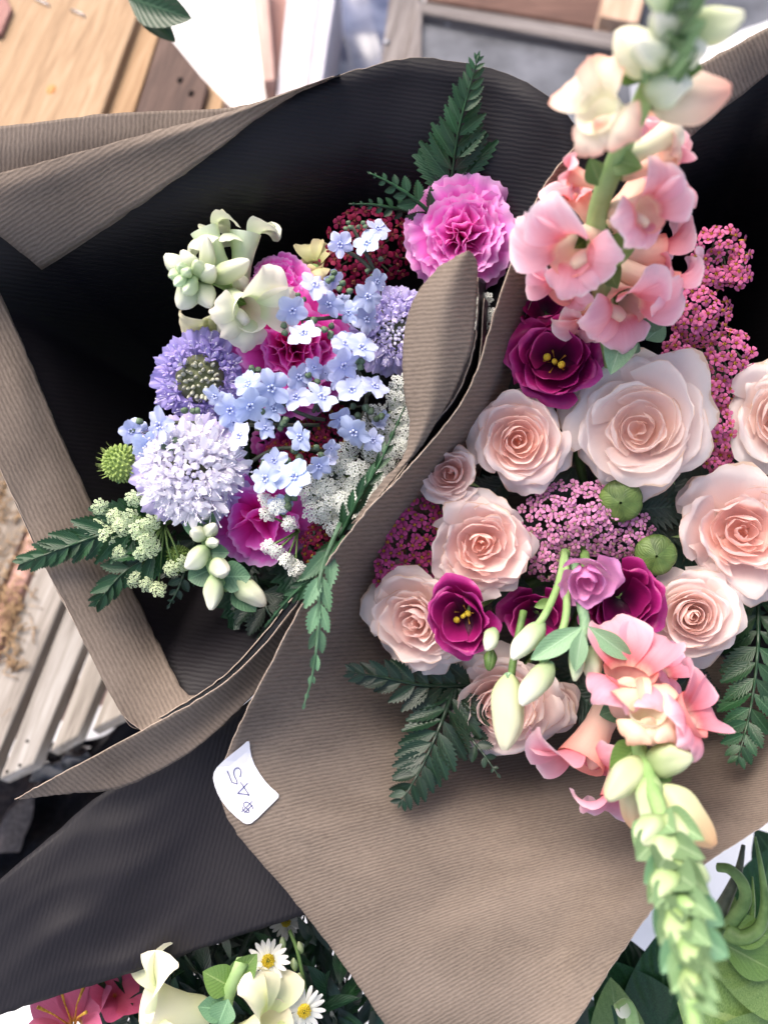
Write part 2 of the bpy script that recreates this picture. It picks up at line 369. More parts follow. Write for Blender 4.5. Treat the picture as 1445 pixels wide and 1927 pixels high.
TANW = wood_mat('tan_wood', (150, 118, 96), (180, 150, 128), (205, 180, 160), 12, 0.7, 0.4)
LILAC = plain_mat('painted_board', (186, 180, 186), (214, 208, 212), 30, 0.6, 0.3, 0.15)
def zc(pts, z): return [Wz(x, y, z) for x, y in pts]
DN = Vector((0, 0, -1))
# pine crate, upper left
ct = thing('wooden_crate', 'pine crate with stained brown board and staples behind the paper fold', 'crate', Wz(150, 150, 0.10))
gd = Wz(265, 25, 0.345) - Wz(185, 215, 0.345)
board('plank', zc([(-160, 420), (-160, -160), (60, -330), (262, 18), (180, 245)], 0.35), DN * 0.018, PINE, ct, gd)
board('plank', zc([(189, 245), (268, 28), (304, 50), (236, 262)], 0.343), DN * 0.018, PINE, ct, gd, color=(0.98, 0.93, 0.86))
board('plank', zc([(239, 262), (306, 52), (392, 158), (360, 275)], 0.347), DN * 0.018, BROWNW, ct, gd)
board('plank', zc([(364, 275), (395, 163), (420, 185), (408, 285)], 0.341), DN * 0.018, PINE, ct, gd, color=(1.0, 0.95, 0.88))
board('plank', zc([(411, 285), (422, 187), (440, 205), (434, 295)], 0.345), DN * 0.018, BROWNW, ct, gd)
board('plank', zc([(-200, 100), (-200, -80), (-5, -40), (22, 14), (2, 62)], 0.3545), DN * 0.004, PINKW, ct, gd, color=(0.62, 0.5, 0.5))
board('side_board', zc([(-160, -160), (60, -330), (262, 20), (425, 190), (425, 330), (-160, 330)], 0.3285), DN * 0.22, PINE, ct, gd, color=(0.8, 0.72, 0.64))
for (x, y, an) in ((80, 4, 25), (147, 24, 25)):
    a0 = R_(an); p = Wz(x, y, 0.3512); d = (Wz(x + 13, y + 6, 0.3512) - p)
    V, F, uv = tube([p - d - Vector((0, 0, .003)), p - d, p - d * .5 + Vector((0, 0, .0006)), p + d * .5 + Vector((0, 0, .0006)), p + d, p + d - Vector((0, 0, .003))], 0.0006, 6)
    part('staple', mesh('staple', V, F, uv, [STEEL]), ct)
for (x, y) in ((339, 150), (360, 175)):
    V, F, uv = lathe([(0.0, 0.0), (0.0016, 0.0002), (0.0022, -0.0006)], 9)
    part('nail_hole', mesh('nail_hole', V, F, uv, [HOLE]), ct, Matrix.Translation(Wz(x, y, 0.3475)), (1, 1.6, 1))
# knot in the pine
V, F, uv = lathe([(0.0, 0.0004), (0.0028, 0.0003), (0.0042, -0.0004)], 14)
part('knot', mesh('knot', V, F, uv, [wood_mat('knot_wood', (120, 76, 40), (176, 120, 70), (214, 168, 112), 30)]), ct, Matrix.Translation(Wz(97, 168, 0.3502)), (0.9, 1.3, 1))
# white-topped stand and boards behind
tb = thing('white_table', 'bright white board surface behind the pine crate', 'table', Wz(450, 100, 0.0))
board('table_top', zc([(150, 420), (150, -260), (640, -260), (700, 420)], 0.16), DN * 0.02, plain_mat('white_paint', (228, 228, 228), (242, 242, 242), 8, 0.5, 0.4, 0.05), tb)
for x in (200, 620):
    for y in (-220, 380):
        p = Wz(x, y, 0.14); board('leg', [p + Vector((dx, dy, -0.0)) for dx, dy in ((-.02, -.02), (.02, -.02), (.02, .02), (-.02, .02))], DN * 0.139, LILAC, tb)
pb = thing('display_crate', 'pale lilac and pinkish upright boards of a crate on the white table', 'crate', Wz(560, 60, 0.18))
board('plank', zc([(468, -60), (500, -60), (517, 150), (495, 153)], 0.26), DN * 0.098, PINKW, pb, Wz(500, 0, .26) - Wz(515, 150, .26))
board('plank', zc([(503, -60), (545, -60), (528, 148), (519, 150)], 0.235), DN * 0.07, PINKW, pb, Wz(500, 0, .26) - Wz(515, 150, .26), color=(0.72, 0.66, 0.66))
board('plank', zc([(548, -70), (606, -70), (574, 200), (520, 185)], 0.25), DN * 0.088, LILAC, pb)
board('plank', zc([(609, -70), (640, -70), (598, 205), (577, 200)], 0.262), DN * 0.1, LILAC, pb, color=(0.93, 0.95, 1.0))
# crumpled clear bag
rng = np.random.RandomState(3)
def crumple(corners, n, amp, seed, freq=3.0):
    r = np.random.RandomState(seed); c = [np.array(x) for x in corners]
    ph = r.rand(8, 3) * 6.28; fr = r.randn(8, 2) * freq * 2; am = r.rand(8) / (1 + np.abs(fr).sum(1) * 0.15)
    V = []; uv = []
    for j in range(n):
        for i in range(n):
            u, v = i / (n - 1), j / (n - 1)
            p = (c[0] * (1 - u) + c[1] * u) * (1 - v) + (c[3] * (1 - u) + c[2] * u) * v
            z = sum(am[k] * (1 - 2 * abs(math.sin(fr[k, 0] * u + fr[k, 1] * v + ph[k, 0]))) for k in range(8)) * amp
            V.append(p + np.array([0, 0, z])); uv.append((u, v))
    return np.array(V), quads(n, n), np.array(uv)
BAG = plain_mat('clear_plastic', (70, 76, 104), (120, 126, 152), 30, 0.18, 0.8, 0.2, 0.25)
V, F, uv = crumple(zc([(600, 200), (760, 200), (770, -90), (610, -90)], 0.2), 34, 0.008, 5, 3)
bgm = mesh('plastic_bag', V, F, uv, [BAG]); bo = part('plastic_bag', bgm, None); tag(bo, 'crumpled bluish plastic bag between the lilac boards and grey crate', 'plastic bag')
# grey weathered crate
gc = thing('grey_crate', 'weathered grey wooden crate with metal panel above the left bouquet', 'crate', Wz(950, 60, 0.1))
board('plank', zc([(742, -80), (800, -80), (766, 190), (708, 190)], 0.262), DN * 0.24, GREYW, gc, Wz(742, 0, .26) - Wz(712, 120, .26))
board('plank', zc([(795, 2), (1180, 66), (1180, 98), (793, 24)], 0.27), DN * 0.25, GREYW, gc, Wz(1180, 66, .26) - Wz(792, -6, .26))
board('corner_post', zc([(786, 4), (795, 2), (793, 112), (762, 135)], 0.2695), DN * 0.05, GREYW, gc, Wz(742, 0, .26) - Wz(712, 120, .26), color=(1.1, 1.1, 1.1))
board('metal_panel', zc([(791, 25), (1180, 99), (1200, 330), (760, 330), (762, 137)], 0.262), DN * 0.006, ZINC, gc)
board('crate_floor', zc([(800, -200), (1180, -200), (1180, 60), (800, -3)], 0.12), DN * 0.01, BROWNW, gc, Vector((1, 0, 0)), color=(1.6, 1.5, 1.5))
board('plank', zc([(1128, 30), (1145, -60), (1230, -60), (1200, 44)], 0.25), DN * 0.2, TANW, gc)
for (x, y) in ((843, 44), (727, 78), (786, 82)):
    V, F, uv = lathe([(0.0, 0.0012), (0.002, 0.001), (0.0026, 0.0)], 10)
    part('nail_head', mesh('nail_head', V, F, uv, [STEEL]), gc, Matrix.Translation(Wz(x, y, 0.2635)))
pl = part('metal_sheet', mesh('metal_sheet', *crumple(zc([(1150, 130), (1560, 0), (1560, -160), (1150, -160)], 0.24), 20, 0.004, 9), mats=[ZINC]), None)
tag(pl, 'pale grey metal sheet in the top right corner behind the snapdragon', 'metal sheet')
# slatted pallet, lower left
pt = thing('slatted_pallet', 'whitewashed slatted pallet beside the folded paper edge', 'pallet', Wz(80, 1250, 0.0))
def gx(y, dx): return 118 - (y - 1139) * 114 / 275 + dx
sl = Wz(118, 1139, .2) - Wz(4, 1414, .2)
SLZ = 0.22
for (d0, d1, y0, y1, cc, mat) in ((-330, -205, 700, 1560, (0.8, 0.72, 0.64), WHITEW), (-200, -130, 700, 1560, (0.95, 0.9, 0.84), WHITEW), (-126, -88, 760, 1540, (1, 0.92, 0.9), PINKW), (-84, -4, 760, 1505, (1, 1, 1), WHITEW), (4, 70, 860, 1438, (0.98, 1, 1.02), WHITEW),
                               (78, 132, 900, 1385, (1.02, 1.02, 1), WHITEW), (140, 200, 1000, 1345, (1.04, 1.03, 1), WHITEW)):
    board('slat', zc([(gx(y0, d0), y0), (gx(y0, d1), y0), (gx(y1, d1), y1), (gx(y1, d0), y1 + 30)], SLZ), DN * 0.016, mat, pt, sl, 0.0015, cc)
board('crossbar', zc([(-350, 1200), (330, 930), (340, 980), (-350, 1260)], SLZ - 0.0165), DN * 0.03, PINKW, pt, None, 0.001, (0.8, 0.66, 0.62))
board('crossbar', zc([(-350, 1460), (250, 1240), (255, 1275), (-350, 1510)], SLZ - 0.0165), DN * 0.03, PINKW, pt, None, 0.001, (0.8, 0.66, 0.62))
for (x, y) in ((52, 1395), (38, 1440), (14, 1452)):
    V, F, uv = lathe([(0.0, 0.0003), (0.0010, 0.0002), (0.0013, -0.0004)], 8)
    part('nail_head', mesh('nail_head', V, F, uv, [HOLE]), pt, Matrix.Translation(Wz(x, y, SLZ)))
# straw and bark litter on the pallet
STRAW = plain_mat('straw', (120, 92, 66), (186, 158, 122), 200, 0.8, 0.2)
mb = MB(); rr = random.Random(8)
for i in range(520):
    px = rr.uniform(-60, 70); py = rr.gauss(960, 120) if i % 3 else rr.uniform(1100, 1260)
    if i % 3 == 0: px = rr.uniform(-40, 40)
    p = Wz(px, py, SLZ + rr.uniform(0.0005, 0.004)); an = rr.uniform(0, 6.28); L = rr.uniform(0.002, 0.007)
    d = Vector((math.cos(an), math.sin(an), rr.uniform(-.3, .3))) * L
    mb.add(*tube([p - d, p + Vector((0, 0, .001)), p + d], rr.uniform(0.0002, 0.0006), 4))
st = part('straw', mb.mesh('straw', [STRAW]), None); tag(st, 'brown straw and bark bits scattered on the slats', 'straw', kind='stuff')
# black cloth below the pallet
CLOTH = plain_mat('black_cloth', (12, 12, 15), (30, 30, 36), 300, 0.85, 0.2, 0.3)
V, F, uv = crumple(zc([(-140, 1760), (150, 1640), (330, 1330), (60, 1420)], 0.14), 40, 0.014, 11, 4)
o = part('black_cloth', mesh('black_cloth', V, F, uv, [CLOTH]), None); tag(o, 'crumpled black cloth below the pallet slats', 'cloth')
V, F, uv = crumple(zc([(-160, 1640), (20, 1600), (110, 1400), (-120, 1460)], 0.17), 30, 0.010, 17, 4)
o = part('grey_cloth', mesh('grey_cloth', V, F, uv, [plain_mat('grey_cloth', (66, 62, 64), (104, 98, 98), 300, 0.9, 0.2, 0.3)]), None); tag(o, 'folded grey cloth at the left edge under the pallet', 'cloth')
V, F, uv = crumple(zc([(55, 1470), (175, 1455), (165, 1400), (95, 1395)], 0.195), 20, 0.010, 19, 4)
o = part('black_bag', mesh('black_bag', V, F, uv, [plain_mat('black_bag', (40, 40, 44), (90, 90, 96), 60, 0.3, 0.6, 0.3)]), None); tag(o, 'small shiny black bag end by the slat ends', 'bag')

# ================================================================== paper wraps
def dense(net, n): 
    A = np.asarray(net, float); A = crom(A, n); A = np.swapaxes(crom(np.swapaxes(A, 0, 1), n), 0, 1); return A
def sampler(A):
    P = dense(A, 4).reshape(-1, 3)
    def f(px, py, up=0.0):
        d = (P[:, 0] - px) ** 2 + (P[:, 1] - py) ** 2; i = np.argsort(d)[:6]; wgt = 1 / (d[i] + 4.0)
        return float((P[i, 2] * wgt).sum() / wgt.sum()) + up
    return f
RIB = 8.6     # photo pixels per rib at the focus plane
def sheet(name, net, parent, mats, rib=None, n=7, thick=0.0004, crease=0.02, seed=1, wrinkle=False, folds=()):
    A = dense(net, n); nr, nc = A.shape[:2]; r = np.random.RandomState(seed)
    # gentle unevenness of handled paper
    ph = r.rand(6) * 6.28; fx = r.randn(6) * 0.012; fy = r.randn(6) * 0.012
    bump = sum(np.sin(A[..., 0] * fx[k] + A[..., 1] * fy[k] + ph[k]) for k in range(6)) * crease * 2
    A = A.copy(); A[..., 2] += bump
    for (x0, y0, x1, y1, amp, wid) in folds:
        dx, dy = x1 - x0, y1 - y0; L2 = dx * dx + dy * dy
        tt = ((A[..., 0] - x0) * dx + (A[..., 1] - y0) * dy) / L2; dd = ((A[..., 0] - x0) * -dy + (A[..., 1] - y0) * dx) / math.sqrt(L2)
        A[..., 2] += amp * np.clip(1 - np.abs(dd) / wid, 0, 1) * np.clip(1.3 - np.abs(tt - .5) * 2.2, 0, 1)
    if wrinkle:
        X0, Y0 = A[..., 0], A[..., 1]; wgt_ = np.clip((400 - X0) / 160, 0, 1)
        q1 = (X0 * .78 + Y0 * .62); q2 = (X0 * .5 + Y0 * .86)
        A[..., 2] += wgt_ * .4 * (.16 * (1 - 2 * np.abs(np.sin(q1 * .021 + .8 * np.sin(Y0 * .011)))) + .09 * (1 - 2 * np.abs(np.sin(q2 * .043 + 1 + np.sin(X0 * .017)))))
    ed = np.zeros((nr, nc), bool); ed[0] = ed[-1] = True; ed[:, 0] = ed[:, -1] = True
    A[..., 0] += np.where(ed, r.randn(nr, nc) * 0.7, 0); A[..., 1] += np.where(ed, r.randn(nr, nc) * 0.7, 0)
    V = np.array([tuple(W(*p)) for p in A.reshape(-1, 3)])
    X, Y = A[..., 0], A[..., 1]
    if rib is None: q = Y
    elif callable(rib): q = rib(X, Y)
    elif rib == 'u': q = np.repeat(np.arange(nr)[:, None], nc, 1) / n * 100.0
    else: a0 = R_(rib); q = -X * math.sin(a0) + Y * math.cos(a0)
    s2 = X * 0.7 - Y * 0.7 if callable(rib) else (X if rib is None else X * math.cos(R_(rib)) + Y * math.sin(R_(rib)))
    uv = np.stack([s2.ravel() / RIB, q.ravel() / RIB], 1)
    F = quads(nc, nr)
    # camera side carries mats[0]
    acc = 0
    for f in F[::max(1, len(F) // 60)]:
        a_, b_, c_ = (Vector(V[i]) for i in f[:3]); nn = (b_ - a_).cross(c_ - a_); acc += 1 if nn.dot(CAMPOS - a_) > 0 else -1
    if acc < 0: F = [tuple(reversed(f)) for f in F]
    root = WM[parent.name].translation
    me = mesh(name, V - np.array(root), F, uv, list(mats) + [EDGE])
    o = part(name, me, parent, Matrix.Translation(root))
    so_ = o.modifiers.new('thickness', 'SOLIDIFY'); so_.thickness = thick; so_.offset = -1; so_.material_offset = 1; so_.material_offset_rim = 2
    return o, A
KB, BK = (KRAFT, BLACK), (BLACK, KRAFT)
lw = thing('paper_wrap', 'kraft paper wrap with black inside around the blue and magenta bouquet', 'paper wrap', W(500, 900, -20))
def funnel(rim, c, fac=(0, .3, .6, 1.0), dh=(0, -3.0, -9.0, -17.0)):
    return [[(x + (c[0] - x) * f, y + (c[1] - y) * f, h + d if i < 2 else d) for i, (f, d) in enumerate(zip(fac, dh))] for x, y, h in rim]
rimC = [(760, 950, 1), (620, 1110, 0.8), (500, 1240, 0.5), (420, 1300, 0.6), (335, 1352, 0.9), (262, 1372, 1), (225, 1335, 1), (160, 1210, 1), (90, 1075, 1), (0, 880, 1), (-80, 690, 1), (-150, 540, 1), (-190, 440, 1.2), (-90, 352, 1.6), (0, 328, 1.8), (200, 275, 2), (420, 215, 2.4), (600, 153, 2.8), (700, 124, 3), (785, 108, 3), (880, 120, 3), (965, 142, 3), (1042, 190, 3), (1088, 264, 2.8), (1060, 420, 2), (985, 600, 1.2), (900, 790, 1), (760, 950, 0.8), (620, 1110, 0.4)]
oC, AC = sheet('inner_sheet', funnel(rimC, (500, 860)), lw, BK, rib=8, n=6, seed=2)
hC = sampler(AC)
# folded corner, upper left
crease_ = [(640, 141, 2.95), (520, 180, 2.75), (420, 213, 2.6), (300, 245, 2.4), (150, 286, 2.2), (0, 326, 2.1), (-110, 356, 2.0)]
lower_ = [(642, 142), (560, 176), (480, 228), (390, 297), (290, 368), (190, 437), (80, 508)]
net = []
for (cx, cy, ch), (lx, ly) in zip(crease_, lower_):
    lh = hC(lx, ly, 0.55); mx_, my_ = cx * .5 + lx * .5, cy * .5 + ly * .5
    net.append([(cx, cy, ch), (cx * .8 + lx * .2, cy * .8 + ly * .2, max(hC(cx * .8 + lx * .2, cy * .8 + ly * .2, .6), ch * .85 + lh * .15)), (mx_, my_, max(hC(mx_, my_, .6), ch * .5 + lh * .5)), (lx, ly, lh)])
sheet('folded_corner', net, lw, KB, rib=-33, seed=3)
net = [[(x, y, 0.9), (x + 6, y + 45, 0.7), (x + 12, y + 100, 0.2)] for x, y in ((-90, 250), (0, 238), (100, 226), (190, 215), (300, 209), (425, 203))]
net += [[(520, 186, 1.2), (524, 200, 0.9), (530, 230, 0.4)]]
sheet('outer_sheet', net, lw, KB, rib=92, seed=4)
# folded edge along the left
inner_ = [(-60, 410), (0, 548), (62, 690), (112, 810), (165, 930), (208, 1020), (252, 1112), (300, 1210), (345, 1298)]
outer_ = [(-160, 520), (-80, 690), (0, 880), (45, 975), (90, 1075), (125, 1140), (160, 1210), (222, 1332), (262, 1371)]
net = []
for (ix, iy), (ox, oy) in zip(inner_, outer_):
    row = []
    for f in (0, .06, .35, .7, 1):
        x, y = ox + (ix - ox) * f, oy + (iy - oy) * f
        row.append((x, y, hC(x, y, 0.1 + 0.5 * min(1, f * 2.2))))
    net.append(row)
x, y = 372, 1309
net.append([(272, 1375, 1.25), (280, 1372, 1.35), (305, 1352, 1.3), (340, 1328, 1.2), (372, 1309, hC(372, 1309, .5))])
sheet('folded_edge', net, lw, KB, rib=63, seed=5, crease=0.012)
# front tongue
net = [[(28, 1506, 1.2), (30, 1506, 1.2), (32, 1506, 1.2)], [(80, 1476, 1.8), (84, 1486, 1.5), (82, 1499, 1.2)], [(150, 1438, 2.3), (146, 1464, 1.9), (140, 1493, 1.4)], [(270, 1374, 2.7), (250, 1430, 1.9), (232, 1482, 1.5)], [(370, 1319, 2.9), (352, 1378, 1.9), (335, 1431, 1.6)],
       [(450, 1262, 3.0), (428, 1322, 2.0), (404, 1379, 1.8)], [(525, 1180, 3.0), (508, 1245, 2.0), (482, 1302, 1.8)], [(600, 1080, 3.0), (580, 1150, 2.1), (550, 1215, 1.6)], [(680, 975, 3.0), (670, 1040, 2.1), (640, 1100, 1.4)]]
sheet('front_flap', net, lw, KB, rib=40, seed=6)
net = [[(300, 1352, 2.2), (320, 1352, .6), (350, 1340, -1.2)], [(372, 1308, 2.4), (392, 1316, .6), (420, 1310, -1.2)], [(440, 1256, 2.5), (470, 1262, .5), (500, 1260, -1.2)], [(520, 1165, 2.5), (545, 1180, .5), (570, 1180, -1.2)], [(590, 1075, 2.5), (610, 1090, .5), (630, 1090, -1.2)]]
sheet('second_layer', net, lw, BK, rib=40, seed=16)
# curled tip standing between the bouquets
net = [[(868, 476, 5.9), (880, 472, 6.1), (889, 476, 5.9)], [(818, 510, 5.3), (862, 496, 6.1), (899, 500, 5.6)], [(774, 572, 4.8), (838, 566, 5.9), (897, 568, 5.1)], [(758, 650, 4.4), (824, 648, 5.5), (888, 650, 4.8)], [(760, 738, 4.2), (812, 736, 5.1), (857, 731, 4.7)],
       [(770, 800, 4.1), (798, 800, 4.7), (822, 793, 4.5)], [(757, 862, 3.9), (772, 858, 4.2), (786, 850, 4.2)], [(718, 907, 3.7), (733, 902, 3.8), (746, 893, 3.9)], [(662, 985, 3.3), (672, 982, 3.4), (680, 975, 3.5)]]
sheet('curled_tip', net, lw, KB, rib=-4, n=9, seed=7, crease=0.008)
net = [[(900, 520, 5.2), (908, 525, 3), (915, 530, 0)], [(899, 600, 4.8), (908, 612, 2.5), (920, 620, -1)], [(890, 664, 4.6), (900, 680, 2.3), (915, 690, -1)], [(861, 740, 4.4), (876, 755, 2.2), (895, 770, -1)], [(806, 815, 4.2), (822, 832, 2.2), (850, 840, -1)],
       [(748, 898, 3.9), (764, 912, 2), (790, 920, -1)], [(672, 985, 3.5), (690, 995, 1.6), (710, 1000, -1)]]
sheet('tip_lining', net, lw, BK, rib=50, seed=8, crease=0.006)
net = [[(912, 560, 4.3), (918, 570, 2), (930, 575, -1)], [(900, 690, 4.1), (910, 700, 2), (925, 705, -1)], [(868, 760, 4.0), (880, 775, 2), (900, 780, -1)], [(806, 838, 3.9), (822, 850, 2), (850, 855, -1)], [(740, 915, 3.7), (756, 925, 2), (780, 930, -1)], [(670, 1000, 3.3), (684, 1008, 1.5), (700, 1010, -1)]]
sheet('tip_lining', net, lw, BK, rib=50, seed=9, crease=0.006)

rw = thing('paper_wrap', 'wide kraft paper wrap with price sticker around the rose bouquet', 'paper wrap', W(1120, 1050, -20))
ribA = lambda X, Y: Y + (X - 400) * (0.06 + 0.52 * np.clip((Y - 1230) / 560, 0, 1) ** 1.2)
netA = [[(1092, 262, 5.2), (1086, 330, 3), (1080, 450, -3), (1100, 640, -12)], [(1012, 372, 5.0), (1040, 430, 2), (1062, 520, -3.5), (1100, 680, -13)], [(940, 560, 4.8), (985, 600, 1), (1030, 650, -5), (1095, 760, -14)], [(880, 738, 4.6), (925, 770, 0.6), (980, 820, -6), (1090, 850, -15)],
        [(768, 882, 4.5), (832, 900, -.2), (910, 920, -6.5), (1085, 920, -16)], [(690, 963, 4.5), (752, 1000, 0), (860, 1010, -6.5), (1085, 980, -16)], [(600, 1085, 4.6), (680, 1100, -.2), (825, 1090, -6), (1085, 1030, -16)], [(488, 1292, 4.3), (620, 1265, .6), (800, 1200, -4.5), (1088, 1070, -16)],
        [(428, 1420, 3.2), (600, 1365, 1.4), (815, 1280, -3.8), (1090, 1090, -16)], [(414, 1490, 3.1), (600, 1440, 1.7), (835, 1330, -3.2), (1093, 1105, -16)], [(448, 1570, 3.2), (640, 1520, 2.0), (865, 1385, -2.8), (1096, 1115, -16)], [(558, 1700, 3.6), (730, 1620, 2.4), (915, 1440, -2.4), (1100, 1120, -16)],
        [(655, 1828, 4.0), (820, 1710, 2.7), (970, 1475, -2.2), (1106, 1125, -16)], [(770, 1985, 4.4), (925, 1780, 3.0), (1040, 1490, -2), (1112, 1126, -16)], [(930, 2120, 4.8), (1035, 1800, 3.1), (1105, 1490, -2), (1120, 1126, -16)], [(1068, 1945, 4.6), (1112, 1735, 3.0), (1160, 1475, -2), (1128, 1124, -16)],
        [(1160, 1805, 4.4), (1185, 1660, 2.8), (1210, 1450, -2), (1136, 1120, -16)], [(1245, 1690, 4.3), (1255, 1590, 2.6), (1255, 1430, -2), (1142, 1115, -16)], [(1345, 1612, 4.3), (1345, 1520, 2.4), (1310, 1400, -2.2), (1150, 1108, -16)], [(1445, 1545, 4.3), (1430, 1460, 2.4), (1370, 1360, -2.4), (1156, 1100, -16)],
        [(1600, 1410, 4.3), (1530, 1370, 2.2), (1430, 1290, -3), (1162, 1090, -16)]]
oA, AA = sheet('front_sheet', netA, rw, KB, rib=ribA, n=12, seed=10, crease=0.022, folds=((520, 1340, 760, 1210, .22, 40), (640, 1170, 600, 1330, -.14, 26), (560, 1560, 1010, 1500, .14, 50), (700, 1790, 1010, 1560, -.12, 60), (860, 1500, 980, 1880, .10, 45), (470, 1450, 640, 1640, .10, 30), (1150, 1640, 1330, 1440, .12, 30)))
hA = sampler(AA)
rimB = [(900, 900, -4), (985, 620, -2.5), (1040, 420, 0), (1088, 276, 3.4), (1150, 222, 4), (1230, 170, 4.5), (1320, 120, 5), (1445, 52, 5), (1580, -20, 5), (1680, 200, 5), (1680, 600, 4.4), (1660, 1000, 4), (1640, 1200, 1.6), (1600, 1380, -.6), (1450, 1450, -4)]
sheet('base_cup', [[(880 + 130 * i, 620 + 170 * j, -15.8) for j in range(5)] for i in range(5)], rw, BK, rib=0, n=3, seed=14)
oB, AB = sheet('back_sheet', funnel(rimB, (1130, 860), dh=(0, -3.4, -10, -17)), rw, BK, rib=-10, n=7, seed=11)
hB = sampler(AB)
net = []
for (ox, oy, oh), (ix, iy) in zip(rimB[4:9], ((1190, 335), (1250, 296), (1345, 218), (1445, 138), (1590, 30))):
    row = []
    for f in (0, .1, .5, 1):
        x, y = ox + (ix - ox) * f, oy + (iy - oy) * f; row.append((x, y, hB(x, y, .1 + .35 * min(1, f * 4) )))
    net.append(row)
sheet('folded_edge', net, rw, KB, rib=70, seed=12, crease=0.01)
ribE = lambda X, Y: X * 0.97 + Y * 0.25
net = [[(600, 1215, -1.5), (540, 1400, -.5), (600, 1560, .4), (700, 1675, 1.0)], [(480, 1310, -.3), (440, 1480, .2), (500, 1630, .7), (590, 1716, 1.1)], [(340, 1415, 0.2), (340, 1560, .6), (390, 1690, .9), (440, 1765, 1.1)], [(200, 1488, .3), (220, 1610, .9), (250, 1740, .9), (270, 1824, 1.1)],
       [(95, 1575, .3), (120, 1680, .5), (130, 1790, .8), (130, 1868, 1.0)], [(0, 1655, .3), (20, 1740, .6), (10, 1830, .8), (0, 1910, 1.0)], [(-150, 1790, .3), (-140, 1850, .5), (-150, 1920, .8), (-150, 1965, 1.0)]]
sheet('outer_sheet', net, rw, BK, rib=ribE, n=9, seed=13, crease=0.05, wrinkle=True)

# price sticker: curved white label with handwriting
STK = plain_mat('sticker_white', (222, 222, 230), (236, 236, 242), 40, 0.55, 0.3, 0.05)
INK = plain_mat('blue_ink', (32, 30, 96), (50, 46, 120), 300, 0.5, 0.3)
def sz(x, y): return 380 + x / 8.03, 1380 + y / 8.03
out = [(712, 118), (722, 150), (730, 240), (752, 350), (800, 480), (870, 600), (950, 715), (1040, 815), (1120, 880), (1160, 925), (1160, 965), (1100, 1030), (960, 1165), (840, 1285), (745, 1360), (690, 1372), (630, 1352), (520, 1265), (400, 1150), (300, 1020), (240, 910), (195, 790), (170, 680), (185, 590), (225, 520), (330, 415), (450, 315), (590, 205), (680, 125)]
stp = [sz(*p) for p in out]; cxs = sum(p[0] for p in stp) / len(stp); cys = sum(p[1] for p in stp) / len(stp)
def hS(x, y, up):
    return max(hA(max(x, 424), y), 2.7) + up
ps = thing('price_sticker', 'white paper sticker with handwritten price on the kraft paper edge', 'sticker', W(cxs, cys, hS(cxs, cys, .1)))
V = []; F = []; rings = (1.0, .75, .5, .25)
for r_ in rings: V += [tuple(W(cxs + (x - cxs) * r_, cys + (y - cys) * r_, hS(cxs + (x - cxs) * r_, cys + (y - cys) * r_, 0.09))) for x, y in stp]
V.append(tuple(W(cxs, cys, hS(cxs, cys, .09)))); n_ = len(stp)
for k in range(3): F += [(k * n_ + i, k * n_ + (i + 1) % n_, (k + 1) * n_ + (i + 1) % n_, (k + 1) * n_ + i) for i in range(n_)]
F += [(3 * n_ + i, 3 * n_ + (i + 1) % n_, 4 * n_) for i in range(n_)]
so2 = part('label', mesh('label', V, F, None, [STK], None, False), ps); md = so2.modifiers.new('t', 'SOLIDIFY'); md.thickness = 0.00007; md.offset = 1
def stroke(pts):
    P = crom(np.array([sz(*p) for p in pts]), 6)
    return [W(x, y, hS(x, y, 0.102)) for x, y in P]
for nm, strokes in (('digit', [[(386, 572), (415, 640), (455, 740)], [(455, 740), (490, 752), (535, 765)], [(535, 765), (530, 720), (495, 650), (483, 590), (500, 540), (545, 522), (580, 545), (592, 590), (578, 662)]]),
                    ('digit', [[(585, 738), (640, 820), (718, 938)], [(718, 938), (640, 918), (540, 910)], [(540, 910), (590, 858), (692, 752)]]),
                    ('dollar_sign', [[(775, 1148), (760, 1105), (720, 1060), (675, 1038), (632, 1060), (640, 1105), (690, 1145), (716, 1175), (700, 1195), (650, 1180), (615, 1145), (615, 1110)], [(760, 1028), (690, 1100), (598, 1190)], [(768, 1078), (715, 1130), (645, 1200)]])):
    mb = MB()
    for s_ in strokes: mb.add(*tube(stroke(s_), 0.00017, 5))
    part(nm, mb.mesh(nm, [INK]), ps)
